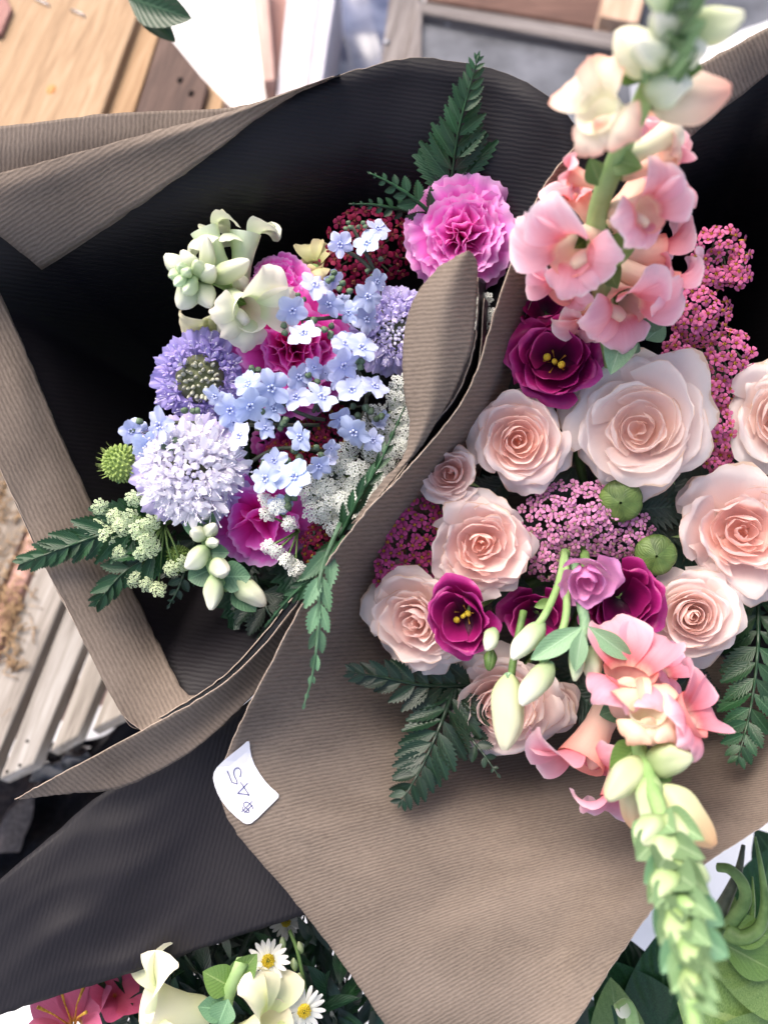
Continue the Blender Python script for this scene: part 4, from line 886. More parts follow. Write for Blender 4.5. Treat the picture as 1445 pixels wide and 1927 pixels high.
def yarrow(label, blobs, fpx, mat, disc, tie, seed, dome=1.0, gap=.74, group=None):
    r = random.Random(seed); mes = [yarrow_floret(mat, disc, seed * 7 + q) for q in range(3)]
    x0, y0, h0 = blobs[0][:3]; root = thing('yarrow', label, 'yarrow', W(x0, y0, h0 - 2))
    pts = []
    for (bx, by, bh, rx, ry) in blobs:
        tries = 0
        while tries < 900:
            tries += 1; a_ = r.uniform(0, 6.283); q = math.sqrt(r.random())
            x, y = bx + rx * q * math.cos(a_), by + ry * q * math.sin(a_)
            if all((x - X) ** 2 + (y - Y) ** 2 > (fpx * gap) ** 2 for X, Y, *_ in pts):
                pts.append((x, y, bh + dome * (1 - q * q) + r.uniform(-.12, .12), q * math.cos(a_), -q * math.sin(a_)))
    for x, y, h, nx, ny in pts:
        n = facing(x, y, h, 38 * nx + r.uniform(-26, 26), 38 * ny + r.uniform(-26, 26))
        part('floret', mes[r.randrange(3)], root, basis(W(x, y, h), n, r.uniform(0, 6.28)), S(fpx) * 1.12 * r.uniform(.85, 1.15))
    mb = MB(); org = W(x0, y0, h0 - 2)
    for x, y, h, nx, ny in pts[::2]:
        b = W(x, y, h) - facing(x, y, h) * S(fpx) * .4; c = W(x0 + (x - x0) * .35, y0 + (y - y0) * .35, h0 - 2.0)
        V, F, uv = tube([b, b.lerp(c, .4), c], .0005, 4, False); mb.add(V - np.array(org), F, uv)
    part('stalks', mb.mesh('stalks', [STEM_DK]), root, Matrix.Translation(org))
    stem_part(root, org, (CAMPOS - org).normalized(), tie, STEM_DK)
    return len(pts)
yarrow('mauve pink yarrow head in the middle of the roses', [(1085, 975, .9, 110, 70), (1165, 1000, .7, 60, 46), (1040, 1050, .4, 46, 50)], 17, YAR_L, PALEDISC, TIE_R, 1)
yarrow('plum pink yarrow head beside the kraft paper wall', [(770, 985, .2, 60, 74), (735, 1060, -.4, 34, 50), (800, 1060, -1.0, 46, 40)], 19, YAR_D, GOLD, TIE_R, 2)
yarrow('bright pink yarrow column against the black paper', [(1318, 590, .6, 56, 62), (1290, 660, .4, 40, 36), (1368, 668, .8, 48, 52), (1345, 730, .3, 44, 40), (1362, 800, .0, 34, 60), (1350, 850, -.2, 28, 40)], 19, YAR_P, GOLD, TIE_R, 3)
yarrow('small pink yarrow tuft leaning out at the top right', [(1352, 452, 1.6, 48, 24), (1392, 500, 1.4, 20, 40), (1330, 480, 1.4, 22, 26), (1352, 520, 1.1, 36, 16)], 18, YAR_P, GOLD, TIE_R, 4, .4)
# ---- ferns of the right bouquet
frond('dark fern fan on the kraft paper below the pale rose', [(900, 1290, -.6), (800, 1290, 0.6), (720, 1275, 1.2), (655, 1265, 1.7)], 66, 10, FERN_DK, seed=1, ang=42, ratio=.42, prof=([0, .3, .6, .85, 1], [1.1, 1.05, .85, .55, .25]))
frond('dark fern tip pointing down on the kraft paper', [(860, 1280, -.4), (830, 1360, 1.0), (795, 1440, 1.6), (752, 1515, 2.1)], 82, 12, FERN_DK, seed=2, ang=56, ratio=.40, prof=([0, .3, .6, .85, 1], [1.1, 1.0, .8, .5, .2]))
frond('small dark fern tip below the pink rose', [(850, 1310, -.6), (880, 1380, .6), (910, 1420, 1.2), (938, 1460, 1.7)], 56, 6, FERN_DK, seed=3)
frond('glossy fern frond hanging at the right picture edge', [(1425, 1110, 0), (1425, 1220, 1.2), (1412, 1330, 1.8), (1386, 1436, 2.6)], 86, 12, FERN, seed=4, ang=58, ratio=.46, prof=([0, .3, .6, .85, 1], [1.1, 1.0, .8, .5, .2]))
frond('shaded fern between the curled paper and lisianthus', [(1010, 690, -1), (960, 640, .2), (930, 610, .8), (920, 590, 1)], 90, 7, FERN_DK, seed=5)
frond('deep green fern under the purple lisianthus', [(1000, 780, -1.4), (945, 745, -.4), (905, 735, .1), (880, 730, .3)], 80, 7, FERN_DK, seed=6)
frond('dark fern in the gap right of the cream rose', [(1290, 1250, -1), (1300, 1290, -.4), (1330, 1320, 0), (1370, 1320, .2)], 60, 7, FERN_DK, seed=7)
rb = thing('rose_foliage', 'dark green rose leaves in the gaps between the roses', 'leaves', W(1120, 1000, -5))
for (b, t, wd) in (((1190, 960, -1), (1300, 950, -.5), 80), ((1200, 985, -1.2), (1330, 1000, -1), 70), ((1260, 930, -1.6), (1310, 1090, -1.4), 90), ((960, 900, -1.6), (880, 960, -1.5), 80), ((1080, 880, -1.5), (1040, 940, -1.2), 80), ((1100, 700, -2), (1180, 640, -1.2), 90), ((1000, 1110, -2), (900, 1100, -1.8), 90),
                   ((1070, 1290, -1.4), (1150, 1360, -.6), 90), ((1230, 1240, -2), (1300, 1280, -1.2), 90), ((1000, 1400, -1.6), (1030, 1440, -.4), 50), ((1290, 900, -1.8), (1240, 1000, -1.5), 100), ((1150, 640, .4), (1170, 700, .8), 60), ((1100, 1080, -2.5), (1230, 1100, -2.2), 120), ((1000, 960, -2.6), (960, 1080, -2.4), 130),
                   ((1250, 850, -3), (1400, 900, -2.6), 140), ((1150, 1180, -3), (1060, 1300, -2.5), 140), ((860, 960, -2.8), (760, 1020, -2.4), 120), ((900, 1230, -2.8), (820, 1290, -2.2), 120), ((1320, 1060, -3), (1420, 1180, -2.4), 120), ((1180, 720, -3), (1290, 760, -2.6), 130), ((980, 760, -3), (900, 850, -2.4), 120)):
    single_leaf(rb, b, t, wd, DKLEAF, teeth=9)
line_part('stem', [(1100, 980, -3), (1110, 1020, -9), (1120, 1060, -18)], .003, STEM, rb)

# ================================================================== right bouquet: snapdragons
sn = thing('snapdragon', 'tall pink snapdragon spike rising towards the viewer at the top', 'snapdragon', W(1140, 640, 1))
line_part('stem', [(1130, 900, -10), (1150, 700, 1.5), (1128, 520, 5.6), (1122, 410, 7.6), (1160, 300, 9.6), (1200, 210, 11.2), (1240, 120, 13), (1275, 30, 14.6), (1290, -60, 15.6)], (.0042, .0030), STEM_LT, sn, 10)
r1 = random.Random(5)
PK = (1, .9, .92)
floret(sn, (1118, 440, 6.8), (1072, 476, 8.0), SNAP, SNAP_TUBE, 1.1, (-.6, .8), 0, None, .6, r1)
floret(sn, (1150, 400, 7.6), (1224, 398, 9.2), SNAP, SNAP_TUBE, .92, (.5, .9), 0, None, .75, r1)
floret(sn, (1140, 540, 4.2), (1180, 580, 5.4), SNAP, SNAP_TUBE, 1.3, (.4, .9), 0, PK, .4, r1)
floret(sn, (1118, 420, 5.0), (1085, 362, 5.6), SNAP, SNAP_TUBE, 1.0, (-.8, .5), 0, (1, .82, .8), .1, r1)
floret(sn, (1140, 470, 4.6), (1240, 480, 4.6), SNAP, SNAP_TUBE, 1.0, (.3, .9), 0, PK, 0, r1)
floret(sn, (1140, 430, 5.6), (1240, 330, 5.8), SNAP, SNAP_TUBE, .9, (.3, .9), 0, (1, .8, .78), .1, r1)
floret(sn, (1135, 560, 3.2), (1104, 606, 3.6), SNAP, SNAP_TUBE, 1.05, (-.4, .6), 0, (1, .95, .9), 0, r1)
floret(sn, (1150, 500, 4.8), (1262, 545, 5.0), SNAP, SNAP_TUBE, .75, (.8, .5), 0, (1, .88, .92), .7, r1)
floret(sn, (1130, 480, 5.0), (1050, 548, 5.4), SNAP, SNAP_TUBE, .72, (-.6, -.3), 0, (1, .86, .9), .7, r1)
floret(sn, (1140, 350, 8.0), (1075, 330, 7.6), SNAP, SNAP_TUBE, .7, (-.7, .6), 0, (1, .8, .8), .95, r1)
floret(sn, (1165, 330, 8.4), (1258, 300, 8.0), SNAP, SNAP_TUBE, .6, (.7, .6), 0, (1, .86, .86), .95, r1)
floret(sn, (1185, 235, 10.6), (1122, 208, 12.0), SNAP_PEACH, SNAP_CR, .86, (-.2, 1), 0, None, 1.15, r1)
floret(sn, (1175, 300, 9.4), (1270, 245, 9.6), SNAP_PEACH, SNAP_CR, .72, (.3, .9), 0, None, .9, r1)
for (b, t, wp, mm, cc) in (((1225, 195, 11.4), (1375, 175, 12.2), 110, SNAP_PEACH, None), ((1225, 170, 12.0), (1290, 150, 13.4), 96, SNAP_GR, None), ((1235, 130, 12.6), (1165, 60, 13.6), 100, SNAP_CR, (1, 1, .92)), ((1240, 110, 13.0), (1205, 75, 14.6), 84, SNAP_GR, None),
                           ((1255, 100, 13.2), (1325, 85, 14.2), 86, SNAP_GR, None), ((1265, 70, 13.6), (1400, 30, 14.4), 84, SNAP_GR, (1, 1, .9)), ((1262, 60, 13.8), (1240, 20, 15.0), 80, SNAP_GR, None), ((1275, 30, 14.2), (1300, 0, 15.4), 80, SNAP_GR, (.85, .95, .8)), ((1280, 0, 14.8), (1220, -30, 15.4), 80, SNAP_GR, (.85, .95, .8)), ((1285, -20, 15), (1340, -40, 15.6), 80, SNAP_GR, (.8, .95, .75))):
    bud(sn, b, t, wp, mm, True, cc, .25)
for (b, t, wp, mm) in (((1215, 150, 11.8), (1155, 105, 12.2), 60, LEAFG), ((1150, 300, 9.6), (1205, 315, 10.4), 46, LEAFG), ((1130, 350, 8.8), (1110, 300, 9.4), 44, LEAFG), ((1190, 240, 10.6), (1140, 275, 10.8), 44, LEAFG), ((1140, 470, 6.4), (1190, 470, 7.2), 60, LEAFG), ((1130, 480, 5.6), (1160, 540, 6.2), 50, LEAFG), ((1180, 610, 3.6), (1150, 700, 4.2), 60, SAGE), ((1190, 600, 3), (1260, 590, 3.4), 60, FERN_LT), ((1250, 120, 13), (1320, 130, 13.4), 50, LEAFG), ((1200, 640, 2.6), (1170, 660, 3.2), 40, SAGE), ((1215, 640, 2.4), (1250, 610, 2.8), 44, SAGE)):
    single_leaf(sn, b, t, wp, mm, cup=.6)
bud(sn, (1165, 600, 3.0), (1185, 665, 3.6), 46, SNAP_GR)
s2 = thing('snapdragon', 'pink snapdragon spike with green tip arching to the bottom right', 'snapdragon', W(1180, 1300, 1))
line_part('stem', [(1120, 1100, -6), (1160, 1260, 1.2), (1185, 1340, 4), (1205, 1420, 6.4), (1245, 1540, 8.8), (1275, 1680, 11), (1295, 1800, 12.8), (1310, 1960, 15)], (.0036, .0022), STEM_LT, s2, 10)
floret(s2, (1172, 1345, 4.2), (1186, 1262, 5.6), SNAP, SNAP_TUBE, .95, (.1, 1), 0, (.96, .76, .8), .7, r1)
floret(s2, (1200, 1385, 5.6), (1305, 1345, 6.6), SNAP, SNAP_TUBE, .92, (.9, .6), 0, (.96, .78, .82), .8, r1)
floret(s2, (1150, 1320, 2.6), (1092, 1432, 3.8), SNAP, SNAP_TUBE, .85, (-.9, -.1), 0, (.95, .8, .84), .8, r1)
floret(s2, (1170, 1400, 3.6), (1165, 1500, 4.4), SNAP, SNAP_TUBE, .9, (-.4, -.9), 0, (.95, .82, .88), .6, r1)
floret(s2, (1190, 1300, 2.2), (1250, 1255, 3.0), SNAP, SNAP_TUBE, .9, (.6, .6), 0, (.95, .74, .84), .2, r1)
floret(s2, (1198, 1395, 5.8), (1218, 1340, 7.0), SNAP_PEACH, SNAP_CR, .85, (0, 1), 0, (.9, .86, .8), 1.1, r1)
for (b, t, wp, mm, cc) in (((1215, 1435, 6.6), (1300, 1425, 7.6), 84, SNAP_GR, (1, 1, .97)), ((1205, 1430, 6.6), (1140, 1500, 7.6), 86, SNAP_CR, None), ((1225, 1455, 7.2), (1218, 1545, 8.0), 74, SNAP_GR, (1, 1, .96)), ((1240, 1480, 7.4), (1345, 1590, 8.4), 96, SNAP_PEACH, (1, 1, .95)), ((1195, 1450, 5.8), (1195, 1560, 6.2), 80, SNAP_PEACH, None),
                           ((1250, 1540, 8.8), (1300, 1580, 10), 80, SNAP_GR, None), ((1245, 1540, 8.8), (1205, 1590, 9.8), 80, SNAP_GR, None), ((1255, 1560, 9.2), (1245, 1640, 10.4), 80, SNAP_GR, None), ((1265, 1610, 10), (1330, 1660, 11), 76, SNAP_GR, (.9, 1, .85)), ((1268, 1640, 10.4), (1235, 1690, 11.4), 76, SNAP_GR, (.85, .95, .8)), ((1275, 1690, 11.2), (1320, 1740, 12.2), 70, SNAP_GR, (.85, .98, .8)), ((1280, 1710, 11.6), (1265, 1780, 12.6), 70, SNAP_GR, (.8, .95, .75)), ((1290, 1760, 12.4), (1310, 1840, 13.4), 66, SNAP_GR, (.85, .98, .8)), ((1300, 1820, 13.2), (1300, 1900, 14.2), 60, SNAP_GR, (.9, 1, .85))):
    cc = tuple(q * w_ for q, w_ in zip(cc or (1, 1, 1), (.78, .84, .68))); wp *= .9
    bud(s2, b, t, wp, mm, True, cc, .25)
for (b, t, wp, mm) in (((1205, 1400, 5.8), (1150, 1450, 6.6), 60, LEAFG), ((1210, 1410, 6.2), (1260, 1470, 7), 60, LEAFG), ((1180, 1330, 3.4), (1130, 1345, 3.8), 50, FERN_LT), ((1265, 1620, 10), (1215, 1660, 10.8), 60, FERN_LT), ((1275, 1680, 11), (1360, 1740, 11.8), 60, FERN_LT), ((1275, 1690, 11.2), (1235, 1760, 12), 56, FERN_LT), ((1290, 1750, 12.2), (1370, 1800, 12.8), 56, FERN_LT), ((1290, 1760, 12.4), (1245, 1830, 13), 50, FERN_LT), ((1298, 1800, 13), (1290, 1900, 13.8), 54, FERN_LT), ((1300, 1820, 13.2), (1335, 1890, 13.8), 46, FERN_LT), ((1160, 1260, 1), (1135, 1320, 1.6), 60, FERN), ((1195, 1450, 5.4), (1190, 1500, 6), 50, LEAFG)):
    single_leaf(s2, b, t, wp, mm, cup=.6)
TIPG = leaf_mat('snapdragon_bract', (92, 126, 84), (140, 166, 122), 0.5, 0.3, (200, 222, 180))
def bracts(root, path, n_, wpx, lpx, seed):
    r = random.Random(seed); P = crom(np.array(path, float), 10)
    for i in range(n_):
        f = i / n_; x, y, h = P[int(f * (len(P) - 1))]; a_ = i * 2.39996; q = 1 - .45 * f
        dx, dy = math.cos(a_) * lpx * .55 * q, math.sin(a_) * lpx * .3 * q
        tx_, ty_, th_ = P[min(len(P) - 1, int(f * (len(P) - 1)) + 5)]
        single_leaf(root, (x + dx * .15, y + dy * .15, h), (tx_ + dx, ty_ + dy, th_ + .5 + .5 * math.sin(a_ + 1.2)), wpx * q * r.uniform(.8, 1.2), TIPG, 'bract', droop=.25, cup=.7)
bracts(s2, [(1235, 1530, 8.6), (1262, 1620, 10.2), (1280, 1710, 11.6), (1296, 1800, 12.8), (1306, 1890, 14)], 30, 64, 120, 3)
bracts(sn, [(1240, 130, 12.8), (1262, 70, 13.8), (1282, 10, 14.8), (1296, -60, 15.8)], 22, 66, 90, 5)
#@@LEFT
# ================================================================== left bouquet
carnation('pink carnation with frilled petals below the tall fern', 872, 440, 1.6, 118, 4, 6, CARN, TIE_L, 38, 1)
carnation('hot magenta carnation behind the blue flowers', 556, 650, 0.6, 136, 4, 6, CARN2, TIE_L, 40, 2)
carnation('magenta carnation showing its broad lower petals below the white scabiosa', 495, 985, 0.7, 104, 2, -20, CARN2, TIE_L, 13, 3, [(1, .9, 1), (1, 1.2, 1.15), (1, 1.6, 1.2)], .35)
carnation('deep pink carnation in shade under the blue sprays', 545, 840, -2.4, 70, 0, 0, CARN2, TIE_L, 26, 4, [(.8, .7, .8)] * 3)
carnation('mauve carnation petals beside the green snapdragon tip', 522, 532, .4, 66, -12, 20, CARN2, TIE_L, 22, 5, [(1, 1.2, 1.1)] * 3)
# ---- scabiosa
def small_floret(mat, seed, npet=4, L=.5):
    r = np.random.RandomState(seed); mb = MB()
    for k in range(npet):
        a_ = k * 2 * math.pi / npet + r.uniform(-.2, .2)
        V, F, uv = petal(L * r.uniform(.8, 1.5), .34, 20, 80 + r.uniform(-30, 30), -.3, .05, 1.2, .45, 1.8, .4, .6, .2, nu=5, nv=6)
        mb.add(xf(V, Matrix.Rotation(a_, 4, 'Z') @ Matrix.Translation((0, .08, .25))), F, uv)
    V, F, uv = lathe([(.05, -.3), (.07, 0), (.13, .25)], 7); mb.add(V, F, uv)
    for k in range(3):
        a_ = r.uniform(0, 6.28); q = r.uniform(.15, .4); z = r.uniform(.6, .95)
        V, F, uv = tube([(0, 0, .1), (q * .6 * math.cos(a_), q * .6 * math.sin(a_), z * .7), (q * math.cos(a_), q * math.sin(a_), z)], .014, 4, False); mb.add(V, F, uv, 1)
        V, F, uv = ellipsoid(6, 4); mb.add(xf(V, Matrix.Translation((q * math.cos(a_), q * math.sin(a_), z - .03)) @ Matrix.Diagonal((.04, .04, .1, 1))), F, uv, 1)
    return mb.mesh('floret', [mat, ANTHER])
def scabiosa(label, px, py, h, rpx, tx, ty, outer, inner, heart, seed, nin=70, rin=.42, hgt=.34, fs=.26):
    R = S(rpx, h); n = facing(px, py, h, tx, ty); r = np.random.RandomState(seed)
    root = thing('scabiosa', label, 'scabiosa', W(px, py, h) - n * R * .4); M = basis(W(px, py, h) - n * R * .15, n, r.uniform(0, 6))
    for k in range(22):
        a_ = k * 2 * math.pi / 22 * 2 + (k >= 11) * .28 + r.uniform(-.1, .1); lv = k % 2
        V, F, uv = petal(R * r.uniform(.50, .66), R * r.uniform(.34, .46), 62, 104 + r.uniform(-12, 16), .1, .07, 1.6, .3, 2.4, .3, .75, .05, .09, 3.3, 13, 9, r.uniform(0, 6))
        part('petal', mesh('petal', V, F, uv, [outer]), root, M @ Matrix.Rotation(a_, 4, 'Z') @ Matrix.Translation((0, R * .40, -R * .04 * lv)))
    fl = [small_floret(inner, seed * 5 + q) for q in range(3)]
    for i in range(nin):
        f = math.sqrt((i + .5) / nin); f = rin + (1 - rin) * f * .72; a_ = i * 2.39996
        x, y = f * .82 * math.cos(a_), f * .82 * math.sin(a_); z = hgt * (1 - f * f) + .02
        nn = Vector((x * 1.1, y * 1.1, .8)).normalized()
        part('floret', fl[i % 3], root, M @ basis(Vector((x, y, z)) * R, nn, r.uniform(0, 6), (0, 1, .01)), R * fs * r.uniform(.6, 1.5))
    V, F, uv = ellipsoid(12, 9); V = V * np.array([.5, .5, .62]) * R; V[:, 2] -= .28 * R
    part('receptacle', mesh('receptacle', V, F, uv, [SEED_DK]), root, M)
    V, F, uv = ellipsoid(7, 6, .2, -.3, 4); bm = mesh('floret_bud', V, F, uv, [heart])
    for i in range(46):
        f = math.sqrt((i + .5) / 46) * max(rin, .3) * r.uniform(.86, 1.1); a_ = i * 2.39996 + r.uniform(.1, .7)
        x, y = f * math.cos(a_), f * math.sin(a_); z = hgt * (1 - f * f) - .06
        part('floret_bud', bm, root, M @ basis(Vector((x, y, z)) * R, Vector((x, y, .7)), 0, (0, 1, .01)), (R * .05 * r.uniform(.6, 1.1), R * .05 * r.uniform(.6, 1.1), R * .16 * r.uniform(.7, 1.5)))
    stem_part(root, M.translation - n * R * .2, n, TIE_L, STEM, .0016)
scabiosa('purple scabiosa with dark green heart beside the black paper', 376, 712, 1.0, 94, -6, 4, SCA_P, SCA_LM, HEART, 1, 46, .40)
scabiosa('large white and lavender scabiosa at the lower left', 362, 888, 1.6, 116, -4, -4, SCA_L, SCA_W, ANTHER, 2, 80, .14, .46, .36)
scabiosa('lavender scabiosa half covered by the curled paper tip', 742, 622, 0.6, 92, 2, 0, SCA_L, SCA_L, ANTHER, 3, 80, .2, .36, .28)
def seedhead(label, px, py, h, rpx, tx, ty, seed, c=(1, 1, 1)):
    R = S(rpx, h); n = facing(px, py, h, tx, ty); r = np.random.RandomState(seed)
    root = thing('scabiosa_seedhead', label, 'seed head', W(px, py, h) - n * R); M = basis(W(px, py, h), n)
    V, F, uv = ellipsoid(14, 10); V = V * np.array([.86, .86, 1.6]) * R; V[:, 2] -= .8 * R; part('core', mesh('core', V, F, uv, [SEED]), root, M, 1, c)
    V, F, uv = ellipsoid(7, 6); bm = mesh('seed', V, F, uv, [SEED])
    for i in range(120):
        zf = 1 - 2 * (i + .5) / 150; q = math.sqrt(max(0, 1 - zf * zf)); a_ = i * 2.39996; d = Vector((q * math.cos(a_), q * math.sin(a_), zf))
        part('seed', bm, root, M @ basis(d * R * .76, d, 0, (0, 1, .02)), (R * .085, R * .085, R * .3), c)
    V, F, uv = tube([(0, 0, 0), (0, 0, 1)], [.03, .004], 4); hm = mesh('bristle', V, F, uv, [SEED])
    for i in range(46):
        d = Vector((r.uniform(-1, -.3), r.uniform(-.8, .8), r.uniform(-.6, .5))).normalized()
        part('bristle', hm, root, M @ basis(d * R * .8, d + Vector((-.4, .3, 0)), 0, (0, .2, 1)), (R * .6, R * .6, R * .55), c)
    V, F, uv = petal(R * .9, R * .35, 90, 120, .2, 0, 1, .6, 1.3, .6, .3, .6, nu=5, nv=6); lm = mesh('bract', V, F, uv, [FERN_LT])
    for k in range(7): part('bract', lm, root, M @ Matrix.Translation((0, 0, -.75 * R)) @ Matrix.Rotation(k * .9, 4, 'Z') @ Matrix.Translation((0, R * .3, 0)))
    stem_part(root, M @ Vector((0, 0, -R * .7)), n, TIE_L, STEM, .0014)
seedhead('round lime green seed head at the left of the bouquet', 230, 872, 1.2, 36, -16, 4, 1)
seedhead('small dull green seed head above the snapdragon buds', 336, 1052, .2, 26, 0, -20, 2, (.72, .8, .7))
# ---- crimson yarrow
yarrow('dark crimson yarrow head behind the blue sprig', [(690, 470, -.6, 84, 78), (640, 500, -1.0, 46, 46)], 23, YAR_C, PALEDISC2, TIE_L, 11, 1.2)
yarrow('tiny crimson yarrow tuft at the lower paper edge', [(596, 1022, .2, 26, 42)], 17, YAR_C, GOLD, TIE_L, 12, .4)
yarrow('shaded crimson yarrow under the blue flowers', [(610, 810, -1.8, 50, 60), (540, 880, -2, 50, 50)], 20, YAR_C, GOLD, TIE_L, 13, .5)
# ---- Chinese forget-me-nots
def fmn_mesh(seed):
    r = np.random.RandomState(seed); mb = MB()
    for k in range(5):
        a_ = k * 1.2566 + r.uniform(-.08, .08); L = r.uniform(.9, 1.05)
        V, F, uv = petal(L, .84 * r.uniform(.8, 1.12), 74 + r.uniform(-8, 8), 98 + r.uniform(-34, 30), .2 * r.uniform(-1.2, 1.5), .09, 1.1, .40, 2.3, .22, .62, .08, 0, 1, 9, 8, r.uniform(0, 6), 0, .05)
        mb.add(xf(V, Matrix.Rotation(a_, 4, 'Z') @ Matrix.Translation((0, .03, 0))), F, uv)
    for k in range(5):
        a_ = k * 1.2566 + .63; V, F, uv = ellipsoid(6, 5); mb.add(xf(V, Matrix.Rotation(a_, 4, 'Z') @ Matrix.Translation((0, .16, .06)) @ Matrix.Diagonal((.085, .07, .12, 1))), F, uv, 1)
    V, F, uv = lathe([(.001, .085), (.035, .085), (.05, .05)], 8); mb.add(V, F, uv, 2)
    V, F, uv = lathe([(.03, -.5), (.06, -.25), (.14, .02)], 7); mb.add(V, F, uv)
    return mb.mesh('flower', [FMN, FMN_EYE, INK_DK])
FM = [fmn_mesh(q) for q in range(8)]
V, F, uv = ellipsoid(8, 7, .3, -.3, 5); BUDG = mesh('bud', V, F, uv, [CALYX])
def sprig(label, stems, flowers, buds, seed):
    """flowers: (px,py,h,r); buds: (px,py,h,r); stems: lists of (px,py,h)"""
    r = random.Random(seed); root = thing('forget_me_not', label, 'forget-me-not', W(*stems[0][-1]))
    SP = []
    for st_ in stems:
        _, P = line_part('stem', st_, .0009, STEM_DK, root, 6); SP += P
    for (x, y, h, q) in flowers + [(x + q * 1.15 * math.cos(a_), y + q * 1.15 * math.sin(a_), h - .5, q * .78) for (x, y, h, q), a_ in [(f_, r.uniform(0, 6.28)) for f_ in flowers] if r.random() < .5]:
        n = facing(x, y, h, r.uniform(-44, 44), r.uniform(-44, 44)); p = W(x, y, h); cv = r.uniform(.84, 1.04)
        part('flower', FM[r.randrange(8)], root, basis(p, n, r.uniform(0, 6.28)), S(q, h) * r.uniform(.98, 1.14), (cv * r.uniform(.96, 1.04), cv, min(1, cv * 1.03)))
        b = p - n * S(q, h) * .45; c = min(SP, key=lambda s_: (s_ - b).length)
        V, F, uv = tube([b, b.lerp(c, .5) - n * .002, c], .0005, 5); org = WM[root.name].translation
        part('stalk', mesh('stalk', V - np.array(org), F, uv, [STEM_DK]), root, Matrix.Translation(org))
        if r.random() < .75:
            m_ = basis(b, n, 0)
            for k in range(4): part('sepal', leaf_me('fmcal', CALYX, ratio=.5, nv=6, cup=.3, droop=.1), root, m_ @ Matrix.Rotation(k * 1.57 + r.random(), 4, 'Z') @ Matrix.Rotation(.5, 4, 'X'), S(q, h) * .62)
    for (x, y, h, q) in buds:
        for k in range(r.choice((2, 3, 3))):
            n = facing(x, y, h, r.uniform(-60, 60), r.uniform(-60, 60)); p = W(x + r.uniform(-q, q) * .8, y + r.uniform(-q, q) * .8, h)
            part('bud', BUDG, root, basis(p, n, r.uniform(0, 6)), (S(q * .55, h), S(q * .55, h), S(q * 1.2, h)))
sprig('pale blue forget-me-not sprig on the crimson yarrow', [[(662, 425, 1.6), (690, 480, 1.4), (712, 530, 1.0), (718, 600, .4)], [(640, 465, 1.7), (680, 490, 1.4), (700, 510, 1.2)]], [(640, 460, 2.0, 27), (692, 458, 2.0, 29)], [(650, 424, 1.8, 9), (676, 428, 1.8, 9), (714, 488, 1.6, 10), (703, 512, 1.3, 10)], 1)
sprig('blue forget-me-not cluster over the top of the hot magenta carnation', [[(560, 600, 2.2), (600, 600, 1.8), (650, 600, 1.4), (700, 640, 0.6)], [(600, 545, 2.2), (630, 560, 1.8), (660, 590, 1.4)]],
      [(592, 537, 2.6, 31), (620, 572, 2.3, 31), (550, 584, 2.6, 29), (572, 628, 2.8, 34), (691, 559, 2.2, 30), (689, 602, 1.8, 27), (657, 588, 2.0, 24)], [(627, 520, 2.3, 12), (648, 540, 2.2, 12), (538, 622, 2.3, 13), (606, 612, 2.2, 14), (620, 620, 2.0, 12), (572, 560, 2.2, 10)], 2)
sprig('blue forget-me-not cluster left of the lavender scabiosa', [[(650, 650, 2.2), (670, 690, 1.8), (690, 740, 1.2), (680, 800, 0)], [(705, 730, 1.8), (690, 745, 1.2)]],
      [(650, 646, 2.6, 30), (680, 655, 2.6, 31), (646, 687, 2.8, 32), (663, 735, 2.5, 30), (705, 728, 2.4, 31), (667, 813, 2.2, 34), (641, 788, 1.8, 27), (712, 800, 1.6, 16)], [(680, 688, 2.2, 14), (690, 765, 2.0, 15), (672, 780, 1.8, 12), (710, 782, 1.8, 13)], 3)
sprig('blue forget-me-not cluster along the lower carnation edge', [[(512, 740, 2.2), (545, 768, 1.8), (585, 785, 1.6), (610, 790, .8)], [(600, 750, 2.2), (590, 775, 1.6)], [(560, 705, 2.2), (585, 730, 2.0), (600, 775, 1.6)]],
      [(511, 730, 2.8, 35), (604, 748, 2.8, 34), (561, 710, 2.4, 27), (558, 748, 2.4, 28), (590, 692, 2.2, 22)], [(592, 706, 2.2, 13), (486, 704, 2.2, 12), (540, 790, 2.0, 13)], 4)
sprig('pale blue forget-me-not cluster right of the white scabiosa', [[(450, 800, 2.4), (480, 800, 2.0), (520, 800, 1.4), (600, 800, .4)], [(470, 870, 1.8), (520, 845, 1.6), (580, 845, 1.2), (610, 850, .4)], [(566, 825, 2.4), (548, 850, 1.6)]],
      [(433, 772, 3.0, 33), (470, 764, 3.0, 36), (452, 820, 3.0, 33), (499, 806, 2.6, 24), (566, 822, 2.8, 32), (470, 740, 2.4, 20)], [(494, 775, 2.4, 14), (556, 858, 2.0, 15), (600, 852, 1.8, 12), (528, 800, 1.8, 12)], 5)
sprig('blue forget-me-not pair above the magenta carnation petals', [[(554, 905, 2.4), (550, 930, 1.8), (545, 960, .8)], [(500, 905, 2.4), (530, 880, 1.6), (540, 860, 1)], [(600, 880, 2), (570, 900, 1.6), (550, 930, 1.2)]],
      [(554, 898, 3.0, 37), (501, 900, 2.8, 32), (600, 877, 2.4, 25), (623, 843, 2.0, 20), (528, 950, 2.2, 26)], [(534, 942, 2.2, 15), (546, 940, 2.2, 13), (520, 868, 2, 15), (505, 872, 2, 13)], 6)
sprig('pale blue forget-me-nots above the lime seed head', [[(300, 800, 2.2), (340, 795, 2.0), (400, 800, 1.2), (440, 810, .6)], [(252, 815, 2), (280, 815, 1.8), (320, 805, 1.6)], [(330, 835, 2.6), (350, 810, 2), (400, 800, 1.2)]],
      [(301, 800, 2.8, 40), (246, 812, 2.4, 24), (278, 838, 2.4, 30), (440, 795, 2.6, 22)], [(262, 800, 2.2, 12), (326, 836, 2.6, 13), (358, 770, 2.4, 13)], 7)
